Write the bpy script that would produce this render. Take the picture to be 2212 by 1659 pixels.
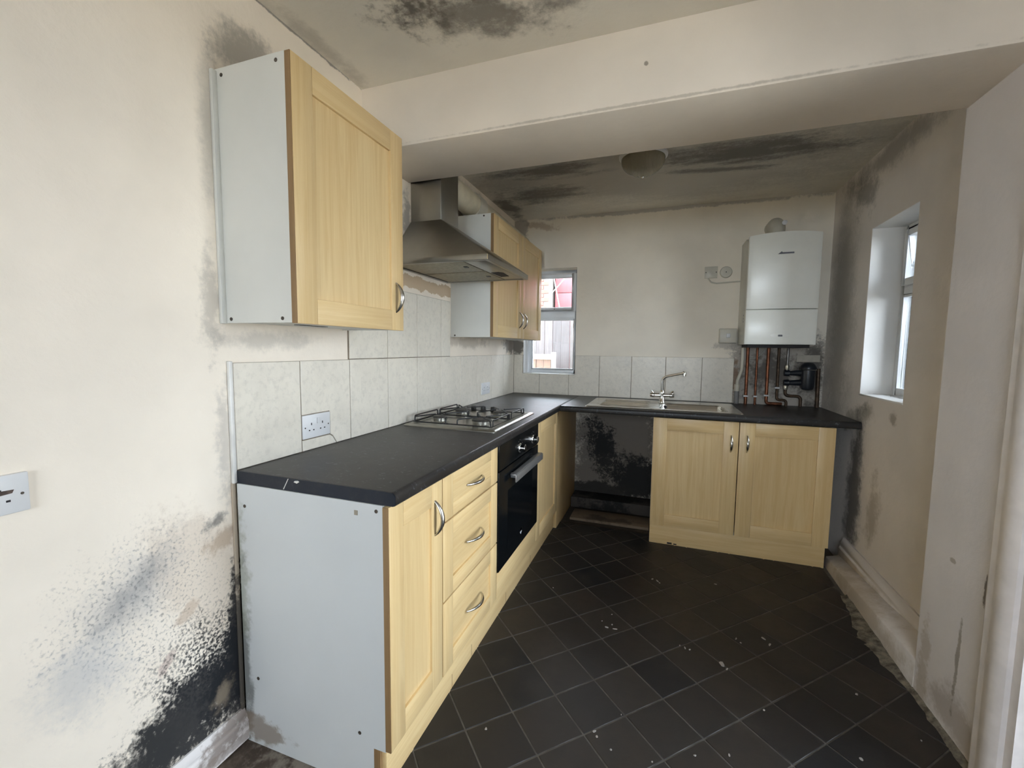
import bpy, bmesh, math, random
from mathutils import Matrix, Vector
random.seed(7)
S = bpy.context.scene
COL = S.collection
for o in list(bpy.data.objects): bpy.data.objects.remove(o)

# ------------------------------------------------------------------ camera
cam_d = bpy.data.cameras.new('camera'); cam = bpy.data.objects.new('camera', cam_d); COL.objects.link(cam)
R2 = Vector((0.9429422, 0.33276595, 0.01126166)); U2 = Vector((-0.03797206, 0.07387387, 0.99654442)); F2 = Vector((-0.3307841, 0.94011142, -0.08229459))
m = Matrix((R2, U2, -F2)).transposed().to_4x4(); m.translation = Vector((1.2885, -0.9867, 1.3104))
cam.matrix_world = m
cam_d.sensor_fit = 'HORIZONTAL'; cam_d.sensor_width = 36.0; cam_d.lens = 934.06 / 2212 * 36; cam_d.clip_start = 0.02
S.camera = cam
# ------------------------------------------------------------------ world, exposure
world = bpy.data.worlds.new('overcast_sky'); S.world = world; world.use_nodes = True
bg = world.node_tree.nodes['Background']; bg.inputs[0].default_value = (0.785, 0.89, 1.0, 1); bg.inputs[1].default_value = 9.0
S.view_settings.view_transform = 'Standard'; S.view_settings.look = 'None'
S.view_settings.exposure = 1.28; S.view_settings.gamma = 1.0; S.view_settings.use_curve_mapping = False
S.cycles.max_bounces = 8; S.cycles.diffuse_bounces = 6; S.cycles.glossy_bounces = 3; S.cycles.transmission_bounces = 3; S.cycles.transparent_max_bounces = 6
S.cycles.caustics_reflective = False; S.cycles.caustics_refractive = False
S.cycles.use_adaptive_sampling = True; S.cycles.adaptive_threshold = 0.1; S.cycles.adaptive_min_samples = 20
S.cycles.sample_clamp_indirect = 6.0; S.cycles.use_denoising = True

def portal(name, loc, rot, sx, sy):
    l = bpy.data.lights.new(name, 'AREA'); l.shape = 'RECTANGLE'; l.size = sx; l.size_y = sy
    l.cycles.is_portal = True
    o = bpy.data.objects.new(name, l); COL.objects.link(o); o.location = loc; o.rotation_euler = rot
    return o
PI = math.pi
portal('door_daylight', (2.56, 0.175, 1.0), (0, PI/2, 0), 1.95, 0.8)
portal('rear_daylight', (1.2, -3.46, 1.5), (PI/2, 0, 0), 1.4, 1.3)
portal('back_daylight', (0.33, 2.95, 1.54), (-PI/2, 0, 0), 0.47, 0.9)
portal('side_daylight', (2.70, 1.82, 1.54), (0, PI/2, 0), 0.92, 0.48)

# ------------------------------------------------------------------ mesh helpers
class MB:
    def __init__(s): s.v = []; s.f = []
    def add(s, vs, fs):
        n = len(s.v); s.v += [tuple(p) for p in vs]; s.f += [tuple(i + n for i in f) for f in fs]; return s
    def box(s, x0, x1, y0, y1, z0, z1):
        x0, x1 = sorted((x0, x1)); y0, y1 = sorted((y0, y1)); z0, z1 = sorted((z0, z1))
        return s.add([(x0,y0,z0),(x1,y0,z0),(x1,y1,z0),(x0,y1,z0),(x0,y0,z1),(x1,y0,z1),(x1,y1,z1),(x0,y1,z1)],
              [(0,3,2,1),(4,5,6,7),(0,1,5,4),(1,2,6,5),(2,3,7,6),(3,0,4,7)])
    def prism(s, poly, ax, a0, a1):
        # poly of 2-D points in the two other axes (in x,y,z order), extruded along ax
        def P(p, a):
            if ax == 'x': return (a, p[0], p[1])
            if ax == 'y': return (p[0], a, p[1])
            return (p[0], p[1], a)
        n = len(poly); vs = [P(p, a0) for p in poly] + [P(p, a1) for p in poly]
        fs = [tuple(range(n)), tuple(range(2*n-1, n-1, -1))] + [(i, i+n, (i+1) % n + n, (i+1) % n) for i in range(n)]
        return s.add(vs, fs)
    def tube(s, pts, r, n=10, cap=True, flat=1.0):
        pts = [Vector(p) for p in pts]; k = len(pts)
        rs = r if isinstance(r, (list, tuple)) else [r]*k
        T = [(pts[min(i+1, k-1)] - pts[max(i-1, 0)]).normalized() for i in range(k)]
        a = Vector((0,0,1)) if abs(T[0].z) < 0.9 else Vector((1,0,0))
        N = T[0].cross(a).normalized(); vs = []
        for i in range(k):
            N = (N - T[i]*N.dot(T[i])).normalized(); B = T[i].cross(N)
            for j in range(n):
                t = 2*PI*j/n; vs.append(pts[i] + N*(math.cos(t)*rs[i]*flat) + B*(math.sin(t)*rs[i]))
        fs = [(i*n+j, i*n+(j+1) % n, (i+1)*n+(j+1) % n, (i+1)*n+j) for i in range(k-1) for j in range(n)]
        if cap: fs += [tuple(range(n-1, -1, -1)), tuple((k-1)*n+j for j in range(n))]
        return s.add(vs, fs)
    def cyl(s, p0, p1, r0, r1=None, n=20): return s.tube([p0, p1], [r0, r0 if r1 is None else r1], n)
    def lathe(s, prof, c, d=(0,0,1), n=28):
        d = Vector(d).normalized(); a = Vector((0,0,1)) if abs(d.z) < 0.9 else Vector((1,0,0))
        u = d.cross(a).normalized(); w = d.cross(u); c = Vector(c); vs = []
        for r, h in prof:
            for j in range(n):
                t = 2*PI*j/n; vs.append(c + d*h + u*(r*math.cos(t)) + w*(r*math.sin(t)))
        k = len(prof); fs = [(i*n+j, i*n+(j+1) % n, (i+1)*n+(j+1) % n, (i+1)*n+j) for i in range(k-1) for j in range(n)]
        fs += [tuple(range(n-1, -1, -1)), tuple((k-1)*n+j for j in range(n))]
        return s.add(vs, fs)
    def build(s, name, mat, parent=None, bevel=0, seg=2, smooth=False, merge=True):
        me = bpy.data.meshes.new(name); bm = bmesh.new()
        V = [bm.verts.new(p) for p in s.v]
        for f in s.f:
            try: bm.faces.new([V[i] for i in f])
            except ValueError: pass
        if merge: bmesh.ops.remove_doubles(bm, verts=bm.verts, dist=1e-6)
        bmesh.ops.recalc_face_normals(bm, faces=bm.faces)
        if bevel:
            ed = [e for e in bm.edges if len(e.link_faces) == 2 and e.calc_face_angle(0) > 0.5]
            bmesh.ops.bevel(bm, geom=ed, offset=bevel, segments=seg, affect='EDGES', profile=0.5, clamp_overlap=True)
        for f in bm.faces: f.smooth = bool(smooth or bevel)
        bm.to_mesh(me); bm.free()
        if smooth or bevel:
            me.set_sharp_from_angle(angle=math.radians(40))
        me.materials.append(mat)
        o = bpy.data.objects.new(name, me); COL.objects.link(o)
        if parent: attach(o, parent)
        return o
def wpos(o):
    p = Vector(o.location)
    while o.parent: o = o.parent; p += Vector(o.location)
    return p
def attach(o, parent):
    o.location = Vector(o.location) - wpos(parent); o.parent = parent
def tag(o, label=None, cat=None, group=None, kind=None):
    if label: o['label'] = label
    if cat: o['category'] = cat
    if group: o['group'] = group
    if kind: o['kind'] = kind
    return o
def thing(name, label, cat, loc=(0,0,0), group=None):
    o = bpy.data.objects.new(name, None); COL.objects.link(o); o.location = loc; o.empty_display_size = 0.05
    return tag(o, label, cat, group)
def box(name, mat, parent, x0, x1, y0, y1, z0, z1, bevel=0, seg=2): return MB().box(x0,x1,y0,y1,z0,z1).build(name, mat, parent, bevel, seg)
def arc_path(pts, r, n=6):
    out = [Vector(pts[0])]
    for i in range(1, len(pts)-1):
        p, a, b = Vector(pts[i]), Vector(pts[i-1]), Vector(pts[i+1])
        da, db = (a-p).normalized(), (b-p).normalized()
        ang = da.angle(db); t = min(r/math.tan(ang/2), (a-p).length*0.49, (b-p).length*0.49)
        p0, p1 = p+da*t, p+db*t
        for k in range(n+1):
            s = k/n; out.append(p0*(1-s)**2 + p*2*s*(1-s) + p1*s*s)
    out.append(Vector(pts[-1])); return out

# ------------------------------------------------------------------ material helpers
class NB:
    def __init__(s, name):
        s.mat = bpy.data.materials.new(name); s.mat.use_nodes = True; s.t = s.mat.node_tree
        s.b = s.t.nodes['Principled BSDF']
    def n(s, typ, **kw):
        nd = s.t.nodes.new(typ)
        for k, v in kw.items(): setattr(nd, k, v)
        return nd
    def put(s, sock, v):
        if hasattr(v, 'is_output') or isinstance(v, bpy.types.NodeSocket): s.t.links.new(v, sock)
        elif isinstance(v, (tuple, list)) and len(v) == 3 and sock.type == 'RGBA': sock.default_value = (*v, 1)
        else: sock.default_value = v
    def math(s, op, a, b=None, c=None, clamp=False):
        nd = s.n('ShaderNodeMath', operation=op, use_clamp=clamp); s.put(nd.inputs[0], a)
        if b is not None: s.put(nd.inputs[1], b)
        if c is not None: s.put(nd.inputs[2], c)
        return nd.outputs[0]
    def mix(s, f, a, b, blend='MIX'):
        nd = s.n('ShaderNodeMix', data_type='RGBA', blend_type=blend); s.put(nd.inputs[0], f); s.put(nd.inputs[6], a); s.put(nd.inputs[7], b)
        return nd.outputs[2]
    def ramp(s, v, lo, hi, smooth=True):
        nd = s.n('ShaderNodeMapRange', interpolation_type='SMOOTHSTEP' if smooth else 'LINEAR'); s.put(nd.inputs[0], v)
        nd.inputs[1].default_value = lo; nd.inputs[2].default_value = hi; return nd.outputs[0]
    def pos(s): return s.n('ShaderNodeNewGeometry').outputs['Position']
    def obj(s): return s.n('ShaderNodeTexCoord').outputs['Object']
    def rnd(s): return s.n('ShaderNodeObjectInfo').outputs['Random']
    def scale(s, v, sc, off=None):
        nd = s.n('ShaderNodeVectorMath', operation='MULTIPLY'); s.put(nd.inputs[0], v); nd.inputs[1].default_value = sc; v = nd.outputs[0]
        if off is not None:
            nd = s.n('ShaderNodeVectorMath', operation='ADD'); s.put(nd.inputs[0], v); s.put(nd.inputs[1], off); v = nd.outputs[0]
        return v
    def noise(s, v, sc, det=4, rough=0.55, dist=0.0):
        nd = s.n('ShaderNodeTexNoise'); s.put(nd.inputs['Vector'], v); nd.inputs['Scale'].default_value = sc
        nd.inputs['Detail'].default_value = det; nd.inputs['Roughness'].default_value = rough; nd.inputs['Distortion'].default_value = dist
        return nd.outputs[0]
    def bump(s, h, st, dist=0.01):
        nd = s.n('ShaderNodeBump'); nd.inputs['Strength'].default_value = st; nd.inputs['Distance'].default_value = dist
        s.put(nd.inputs['Height'], h); s.t.links.new(nd.outputs[0], s.b.inputs['Normal'])
    def done(s, col, rough=0.5, metal=0.0, spec=0.5):
        s.put(s.b.inputs['Base Color'], col); s.put(s.b.inputs['Roughness'], rough); s.put(s.b.inputs['Metallic'], metal)
        s.b.inputs['Specular IOR Level'].default_value = spec
        return s.mat
def plain(name, col, rough=0.5, metal=0.0, spec=0.5, var=0.06, sc=14, bump=0.0, coat=0.0):
    k = NB(name); n = k.noise(k.obj(), sc, 3)
    c = k.mix(k.ramp(n, 0.3, 0.7), tuple(x*(1-var) for x in col), tuple(min(1, x*(1+var)) for x in col))
    if bump: k.bump(k.noise(k.obj(), 60, 3), bump, 0.004)
    if coat: k.b.inputs['Coat Weight'].default_value = coat; k.b.inputs['Coat Roughness'].default_value = 0.05
    return k.done(c, rough, metal, spec)

def painted(name, base, axes, patches, rough=0.75, bump=0.25, mottle=0.05, damp=None):
    """plaster paint with a list of mould / damp marks and broad dark patches, each an ellipse of its own in the wall's plane"""
    k = NB(name); P = k.pos(); sep = k.n('ShaderNodeSeparateXYZ'); k.put(sep.inputs[0], P)
    ax = {'x': 0, 'y': 1, 'z': 2}; A, B = sep.outputs[ax[axes[0]]], sep.outputs[ax[axes[1]]]
    n0 = k.noise(P, 2.2, 4)
    col = k.mix(k.ramp(n0, 0.3, 0.7), tuple(x*(1-mottle) for x in base), tuple(min(1, x*(1+mottle)) for x in base))
    cache = {}
    def nz(scv, sc, det=4, rough=0.62):
        key = (scv, sc, det)
        if key not in cache: cache[key] = k.noise(k.scale(P, scv) if scv != (1,1,1) else P, sc, det, rough)
        return cache[key]
    for st in patches:
        (ca, cb), (ra, rb) = st['c'], st['r']; an = math.radians(st.get('ang', 0))
        da = k.math('SUBTRACT', A, ca); db = k.math('SUBTRACT', B, cb)
        if an:
            c_, s_ = math.cos(an), math.sin(an)
            da, db = (k.math('ADD', k.math('MULTIPLY', da, c_), k.math('MULTIPLY', db, s_)),
                      k.math('SUBTRACT', k.math('MULTIPLY', db, c_), k.math('MULTIPLY', da, s_)))
        qa, qb = k.math('DIVIDE', da, ra), k.math('DIVIDE', db, rb)
        if st.get('rect'):
            d = k.math('MAXIMUM', k.math('ABSOLUTE', qa), k.math('ABSOLUTE', qb))
        else:
            d = k.math('SQRT', k.math('ADD', k.math('MULTIPLY', qa, qa), k.math('MULTIPLY', qb, qb)))
        mk = k.math('SUBTRACT', 1.0, d)
        nn = nz(st.get('str', (1,1,1)), st['ns'] if 'str' in st else min((5.0, 9.0, 14.0, 22.0), key=lambda q: abs(math.log(q/st.get('ns', 7.0)))))
        mk = k.math('MULTIPLY_ADD', k.math('SUBTRACT', nn, 0.5), 2*st.get('amp', 0.8), mk)
        fa = st.get('fine', 0.3)
        if fa: mk = k.math('MULTIPLY_ADD', k.math('SUBTRACT', nz((1,1,1), 60.0, 3, 0.7), 0.5), 2*fa, mk)
        lo, hi = st.get('e', (0.1, 0.5)); f = k.ramp(mk, lo, hi)
        if 'sp' in st:
            sc, t0, t1 = st['sp']; f = k.math('MULTIPLY', f, k.ramp(nz((1,1,1), sc, 3, 0.5), t0, t1))
        f = k.math('MULTIPLY', f, st.get('k', 0.8))
        col = k.mix(f, col, st['col'])
    h = k.noise(P, 45, 3, 0.6); k.bump(k.math('ADD', k.math('MULTIPLY', n0, 2.0), k.math('MULTIPLY', h, 0.35)), bump, 0.012)
    return k.done(col, rough, 0, 0.3)

def wood(name, along, light=(0.76, 0.58, 0.31), dark=(0.655, 0.455, 0.215)):
    k = NB(name); sc = [40, 40, 40]; sc['xyz'.index(along)] = 1.6
    off = k.n('ShaderNodeCombineXYZ'); r = k.math('MULTIPLY', k.rnd(), 37.0)
    for i in range(3): k.put(off.inputs[i], r)
    v = k.scale(k.obj(), tuple(sc), off.outputs[0])
    n1 = k.noise(v, 1.0, 6, 0.68, 1.1); v2 = k.scale(k.obj(), tuple(x*5 for x in sc), off.outputs[0]); n2 = k.noise(v2, 1.0, 2, 0.5)
    f = k.math('ADD', k.math('MULTIPLY', k.ramp(n1, 0.32, 0.68), 0.8), k.math('MULTIPLY', n2, 0.25))
    c = k.mix(f, dark, light); c = k.mix(k.math('MULTIPLY', k.rnd(), 0.22), c, tuple(x*0.86 for x in dark))
    k.bump(n2, 0.05, 0.002)
    return k.done(c, k.math('MULTIPLY_ADD', n1, 0.12, 0.34), 0, 0.45)

WOODV = wood('maple_vertical', 'z'); WOODY = wood('maple_along_y', 'y'); WOODX = wood('maple_along_x', 'x')
EDGE = wood('brown_edge_band', 'z', (0.30, 0.185, 0.085), (0.23, 0.135, 0.06))
CARC = plain('white_melamine', (0.66, 0.655, 0.61), 0.45, var=0.025, sc=5)
DUSTY = painted('melamine_damp', (0.60, 0.615, 0.61), 'xz', [
    dict(c=(0.0, 0.25), r=(0.06, 0.42), col=(0.10, 0.10, 0.09), amp=0.9, ns=14, k=0.75, e=(0.0, 0.55)),
    dict(c=(0.01, 0.55), r=(0.05, 0.3), col=(0.28, 0.29, 0.22), amp=0.8, ns=20, k=0.6, e=(0.0, 0.6)),
    dict(c=(0.05, 0.05), r=(0.16, 0.06), col=(0.20, 0.14, 0.09), amp=0.9, ns=14, k=0.7)], rough=0.45, bump=0.03, mottle=0.02)
SCREW = plain('dark_screw', (0.07, 0.055, 0.04), 0.5, 0.3)
CHROME = plain('chrome', (0.82, 0.82, 0.80), 0.12, 1.0, var=0.02)
NICKEL = plain('brushed_nickel', (0.62, 0.60, 0.56), 0.25, 1.0, var=0.05)
def steel_mat(name, col, rough, along):
    k = NB(name); sc = [180, 180, 180]; sc['xyz'.index(along)] = 3
    n = k.noise(k.scale(k.obj(), tuple(sc)), 1, 3); n2 = k.noise(k.obj(), 4, 3)
    c = k.mix(k.ramp(n2, 0.3, 0.7), tuple(x*0.85 for x in col), col)
    return k.done(c, k.math('MULTIPLY_ADD', n, 0.2, rough - 0.1), 1.0)
STEEL = steel_mat('stainless_steel', (0.40, 0.385, 0.34), 0.34, 'y')
SINKM = steel_mat('sink_steel', (0.70, 0.68, 0.63), 0.26, 'x')
FILTER = plain('greasy_filter', (0.36, 0.33, 0.25), 0.5, 0.6, sc=60, var=0.15, bump=0.4)
BLACK = plain('black_enamel', (0.012, 0.011, 0.010), 0.42, var=0.2)
BGLASS = plain('black_glass', (0.004, 0.005, 0.006), 0.2, var=0.1, spec=0.2)
BURN = plain('burner_cap', (0.05, 0.046, 0.04), 0.55, var=0.25, sc=40)
OVENGREY = plain('oven_handle_grey', (0.30, 0.30, 0.30), 0.4, 0.7)
WHITEP = plain('white_plastic', (0.72, 0.72, 0.72), 0.35, var=0.02)
CREAMP = plain('aged_plastic', (0.60, 0.57, 0.48), 0.4, var=0.05)
HOLE = plain('dark_slot', (0.015, 0.012, 0.012), 0.7)
BOILERW = plain('boiler_white_enamel', (0.86, 0.86, 0.80), 0.28, var=0.012)
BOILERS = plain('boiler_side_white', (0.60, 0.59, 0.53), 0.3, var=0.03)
LOGOG = plain('logo_grey', (0.13, 0.13, 0.15), 0.4)
COPPER = plain('tarnished_copper', (0.22, 0.085, 0.045), 0.42, 0.8, sc=30, var=0.35)
DARKCOP = plain('dark_copper', (0.085, 0.055, 0.035), 0.5, 0.6, sc=30, var=0.3)
BRASS = plain('nickel_nut', (0.6, 0.57, 0.5), 0.3, 0.9)
FILTB = plain('filter_black', (0.014, 0.017, 0.023), 0.35, var=0.2)
UPVC = plain('white_upvc', (0.80, 0.82, 0.84), 0.3, var=0.02)
SEAL = plain('rubber_seal', (0.05, 0.05, 0.05), 0.6)
MORTB = plain('dull_bronze', (0.16, 0.12, 0.07), 0.5)

k = NB('window_glass')
tr = k.n('ShaderNodeBsdfTransparent'); gl = k.n('ShaderNodeBsdfGlossy'); gl.inputs['Roughness'].default_value = 0.02
mx = k.n('ShaderNodeMixShader'); lw = k.n('ShaderNodeFresnel'); lw.inputs[0].default_value = 1.45
tr.inputs[0].default_value = (0.96, 0.96, 0.96, 1)
k.t.links.new(lw.outputs[0], mx.inputs[0]); k.t.links.new(tr.outputs[0], mx.inputs[1]); k.t.links.new(gl.outputs[0], mx.inputs[2])
k.t.links.new(mx.outputs[0], k.t.nodes['Material Output'].inputs[0]); GLASS = k.mat

k = NB('lamp_glass'); P = k.obj()
wv = k.n('ShaderNodeTexWave'); wv.inputs['Scale'].default_value = 40; wv.inputs['Distortion'].default_value = 3; k.put(wv.inputs['Vector'], P)
k.bump(wv.outputs[1], 0.35, 0.004); k.b.inputs['Transmission Weight'].default_value = 0.35
LAMPG = k.done((0.50, 0.45, 0.32), 0.16, 0, 0.6)

def worktop(name, base, fleck):
    k = NB(name); P = k.obj(); n1 = k.noise(P, 3, 5); n2 = k.noise(k.scale(P, (55, 55, 30)), 1, 3, 0.6, 1.0); n3 = k.noise(P, 22, 6, 0.7)
    c = k.mix(k.ramp(n1, 0.3, 0.7), tuple(x*0.8 for x in base), tuple(x*1.25 for x in base))
    c = k.mix(k.math('MULTIPLY', k.ramp(n3, 0.45, 0.75), 0.35), c, (0.060, 0.053, 0.046))
    c = k.mix(k.math('MULTIPLY', k.ramp(n2, 0.60, 0.72), fleck), c, (0.20, 0.22, 0.25))
    k.bump(k.noise(P, 350, 2), 0.08, 0.002)
    return k.done(c, k.math('MULTIPLY_ADD', n1, 0.14, 0.30), 0, 0.32)
TOPM = worktop('slate_laminate', (0.022, 0.020, 0.019), 0.4)
TOPEDGE = worktop('blue_black_edge', (0.010, 0.014, 0.023), 0.06)

def tile_mat(name, base):
    k = NB(name); off = k.n('ShaderNodeCombineXYZ'); r = k.math('MULTIPLY', k.rnd(), 51.0)
    for i in range(3): k.put(off.inputs[i], r)
    v = k.scale(k.obj(), (1,1,1), off.outputs[0]); n1 = k.noise(v, 9, 4, 0.6); n2 = k.noise(v, 42, 5, 0.7)
    c = k.mix(k.ramp(n1, 0.3, 0.7), tuple(x*0.93 for x in base), base)
    c = k.mix(k.math('MULTIPLY', k.ramp(n2, 0.47, 0.68), 0.42), c, tuple(x*0.72 for x in base))
    k.bump(k.noise(v, 26, 5, 0.65), 0.35, 0.006)
    return k.done(c, 0.34, 0, 0.4)
TILE = tile_mat('cream_tile', (0.80, 0.745, 0.64))
GROUT = plain('tile_grout', (0.24, 0.19, 0.14), 0.9, var=0.3, sc=8)
TRIM = plain('tile_trim_white', (0.72, 0.70, 0.66), 0.4, var=0.08)

k = NB('slate_floor_tile'); r = k.rnd(); off = k.n('ShaderNodeCombineXYZ'); rr = k.math('MULTIPLY', r, 63.0)
for i in range(3): k.put(off.inputs[i], rr)
v = k.scale(k.obj(), (1,1,1), off.outputs[0]); n1 = k.noise(v, 14, 5, 0.65); n2 = k.noise(v, 3, 3)
c = k.mix(r, (0.008, 0.009, 0.012), (0.034, 0.027, 0.022)); c = k.mix(k.math('MULTIPLY', k.ramp(n1, 0.3, 0.75), 0.6), c, (0.024, 0.022, 0.020))
c = k.mix(k.math('MULTIPLY', k.ramp(k.noise(k.pos(), 2.6, 5, 0.6), 0.52, 0.75), 0.35), c, (0.055, 0.047, 0.040))
k.bump(k.math('ADD', n1, n2), 0.25, 0.006)
FTILE = k.done(c, k.math('MULTIPLY_ADD', n1, 0.25, 0.36), 0, 0.4)
FGROUT = plain('floor_grout', (0.105, 0.096, 0.085), 0.85, var=0.25, sc=20)

MOULD = (0.012, 0.013, 0.016); GREY = (0.17, 0.17, 0.165); TAN = (0.50, 0.36, 0.22); OCH = (0.42, 0.30, 0.19)
CREAM = (0.865, 0.78, 0.665)
LEFTW = painted('left_wall_paint', CREAM, 'yz', [
    dict(c=(-0.11, 0.60), r=(0.16, 0.34), ang=20, col=(0.60, 0.50, 0.40), amp=0.7, ns=6, k=0.55),
    dict(c=(-0.29, 0.665), r=(0.13, 0.06), ang=42, col=(0.10,0.10,0.10), amp=0.8, ns=30, k=0.62, e=(0.0, 1.0)),
    dict(c=(-0.30, 0.66), r=(0.22, 0.12), ang=42, col=(0.40,0.40,0.40), amp=0.5, ns=12, k=0.5, e=(0.0, 0.9)),
    dict(c=(-0.27, 0.62), r=(0.26, 0.24), ang=30, col=(0.16, 0.16, 0.16), amp=0.6, ns=9, k=0.58, e=(0.0, 0.7), sp=(120, 0.50, 0.70)),
    dict(c=(-0.40, 0.50), r=(0.14, 0.13), ang=30, col=(0.42, 0.44, 0.47), amp=0.7, ns=6, k=0.45, e=(0, 0.7)),
    dict(c=(-0.07, 0.765), r=(0.06, 0.03), ang=25, col=(0.16, 0.15, 0.14), amp=0.9, ns=26, k=0.8, e=(0.1, 0.8)),
    dict(c=(-0.05, 0.70), r=(0.07, 0.05), ang=25, col=(0.45, 0.34, 0.24), amp=0.9, ns=18, k=0.7, e=(0.1, 0.7)),
    dict(c=(-0.16, 0.53), r=(0.05, 0.025), ang=40, col=(0.55, 0.44, 0.34), amp=0.9, ns=18, k=0.8),
    dict(c=(-0.22, 0.42), r=(0.05, 0.02), ang=45, col=(0.55, 0.44, 0.38), amp=0.9, ns=18, k=0.8),
    dict(c=(-0.13, 0.36), r=(0.22, 0.2), ang=35, col=(0.035, 0.035, 0.036), amp=0.7, ns=12, k=0.92, e=(0.1, 0.8), fine=0.5, sp=(120, 0.42, 0.60)),
    dict(c=(-0.16, 0.215), r=(0.27, 0.165), ang=24, col=MOULD, amp=0.7, ns=15, k=0.97, e=(0.0, 0.5), fine=0.6),
    dict(c=(-0.005, 0.36), r=(0.045, 0.30), col=MOULD, amp=0.5, ns=13, k=0.96, e=(0.0, 0.4), fine=0.5),
    dict(c=(-0.03, 0.22), r=(0.12, 0.22), col=MOULD, amp=0.7, ns=11, k=0.95, e=(0.0, 0.45), fine=0.6),
    dict(c=(-0.33, 0.165), r=(0.22, 0.10), ang=15, col=(0.03, 0.03, 0.03), amp=0.8, ns=15, k=0.88, e=(0.0, 0.6), fine=0.6),
    dict(c=(-0.07, 0.20), r=(0.04, 0.07), ang=-20, col=(0.35, 0.28, 0.20), amp=0.9, ns=22, k=0.55, e=(0.1, 0.8)),
    # above the near wall cabinet
    dict(c=(0.09, 2.22), r=(0.16, 0.11), ang=20, col=(0.26, 0.245, 0.215), amp=0.7, ns=11, k=0.75, e=(0.05, 0.7)),
    dict(c=(-0.03, 1.95), r=(0.05, 0.30), col=(0.40, 0.38, 0.34), amp=0.4, ns=9, k=0.55, e=(0.0, 0.8)),
    dict(c=(-0.05, 1.44), r=(0.05, 0.22), col=(0.36, 0.33, 0.29), amp=0.8, ns=24, k=0.5, e=(0.1, 0.8)),
    dict(c=(0.14, 1.33), r=(0.30, 0.05), col=(0.42, 0.39, 0.34), amp=0.7, ns=10, k=0.5, e=(0.1, 0.8)),
    dict(c=(-0.02, 1.0), r=(0.05, 0.30), col=(0.38, 0.36, 0.33), amp=0.8, ns=20, k=0.5, e=(0.1, 0.8)),
    # torn strip of old wallpaper under the hood
    dict(c=(1.16, 1.655), r=(0.42, 0.036), rect=True, col=TAN, amp=1.0, ns=17, k=0.85, e=(0.0, 0.18)),
    dict(c=(1.75, 1.35), r=(0.55, 0.06), col=(0.40, 0.34, 0.27), amp=0.8, ns=9, k=0.55, e=(0.05, 0.7)),
    dict(c=(2.60, 1.34), r=(0.22, 0.10), col=(0.13, 0.11, 0.09), amp=0.8, ns=9, k=0.8, e=(0.1, 0.5)),
    dict(c=(1.0, 1.95), r=(0.06, 0.22), col=(0.30, 0.28, 0.25), amp=1.0, ns=18, k=0.7, e=(0.1, 0.7)),
    dict(c=(1.6, 2.35), r=(0.8, 0.09), col=(0.36, 0.34, 0.29), amp=0.9, ns=6, k=0.6, e=(0.1, 0.9)),
    dict(c=(0.30, 2.425), r=(0.5, 0.012), col=(0.10, 0.09, 0.08), amp=0.8, ns=16, k=0.7, e=(0.2, 0.6)),
    dict(c=(-0.25, 1.2), r=(0.5, 1.0), col=(0.45, 0.42, 0.38), amp=0.3, ns=5, k=0.4, e=(0.1, 0.4), sp=(120, 0.78, 0.84)),
], bump=0.22)
BACKW = painted('back_wall_paint', (0.88, 0.81, 0.69), 'xz', [
    dict(c=(0.90, 0.45), r=(0.40, 0.55), col=(0.115, 0.095, 0.08), amp=0.5, ns=6, k=0.93, e=(-0.2, 0.3)),  # broad dark brown patch on the wall under the worktop
    dict(c=(0.82, 0.45), r=(0.17, 0.36), ang=18, col=(0.014, 0.014, 0.013), amp=0.9, ns=12, k=0.95, e=(0.1, 0.6), fine=0.7, fs=45.0),
    dict(c=(1.10, 0.22), r=(0.30, 0.24), col=(0.010, 0.010, 0.010), amp=0.8, ns=8, k=0.97, e=(0.05, 0.4)),
    dict(c=(0.80, 0.52), r=(0.13, 0.20), ang=18, col=(0.012, 0.012, 0.012), amp=1.0, ns=17, k=0.95, e=(0.1, 0.6), fine=0.7, fs=45.0),
    dict(c=(0.75, 0.10), r=(0.6, 0.10), col=(0.02, 0.018, 0.016), amp=0.7, ns=8, k=0.95, e=(0.05, 0.4)),
    dict(c=(0.25, 2.36), r=(0.24, 0.05), ang=-10, col=OCH, amp=0.9, ns=14, k=0.6, e=(0.2, 0.8)),
    dict(c=(0.06, 2.38), r=(0.10, 0.12), col=(0.22, 0.20, 0.17), amp=0.8, ns=10, k=0.6),
    dict(c=(1.2, 2.42), r=(1.4, 0.03), col=(0.30, 0.28, 0.25), amp=0.8, ns=8, k=0.6),
    dict(c=(0.03, 1.34), r=(0.09, 0.11), col=(0.10, 0.085, 0.07), amp=0.7, ns=14, k=0.85, e=(0.05, 0.45)),
    dict(c=(2.08, 1.12), r=(0.36, 0.30), rect=True, col=(0.30, 0.27, 0.24), amp=0.35, ns=6, k=0.75, e=(0.0, 0.25)),
    dict(c=(2.05, 1.15), r=(0.33, 0.28), col=(0.075, 0.062, 0.052), amp=0.9, ns=13, k=0.8, e=(0.2, 0.8)),
    dict(c=(2.30, 1.15), r=(0.13, 0.34), col=(0.06, 0.052, 0.045), amp=0.8, ns=10, k=0.8, e=(0.1, 0.7)),
    dict(c=(1.80, 1.10), r=(0.035, 0.16), col=(0.25, 0.16, 0.10), amp=0.8, ns=18, k=0.8),
    dict(c=(1.75, 1.35), r=(0.13, 0.05), col=(0.38, 0.35, 0.30), amp=0.9, ns=12, k=0.5),
], bump=0.3)
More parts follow.
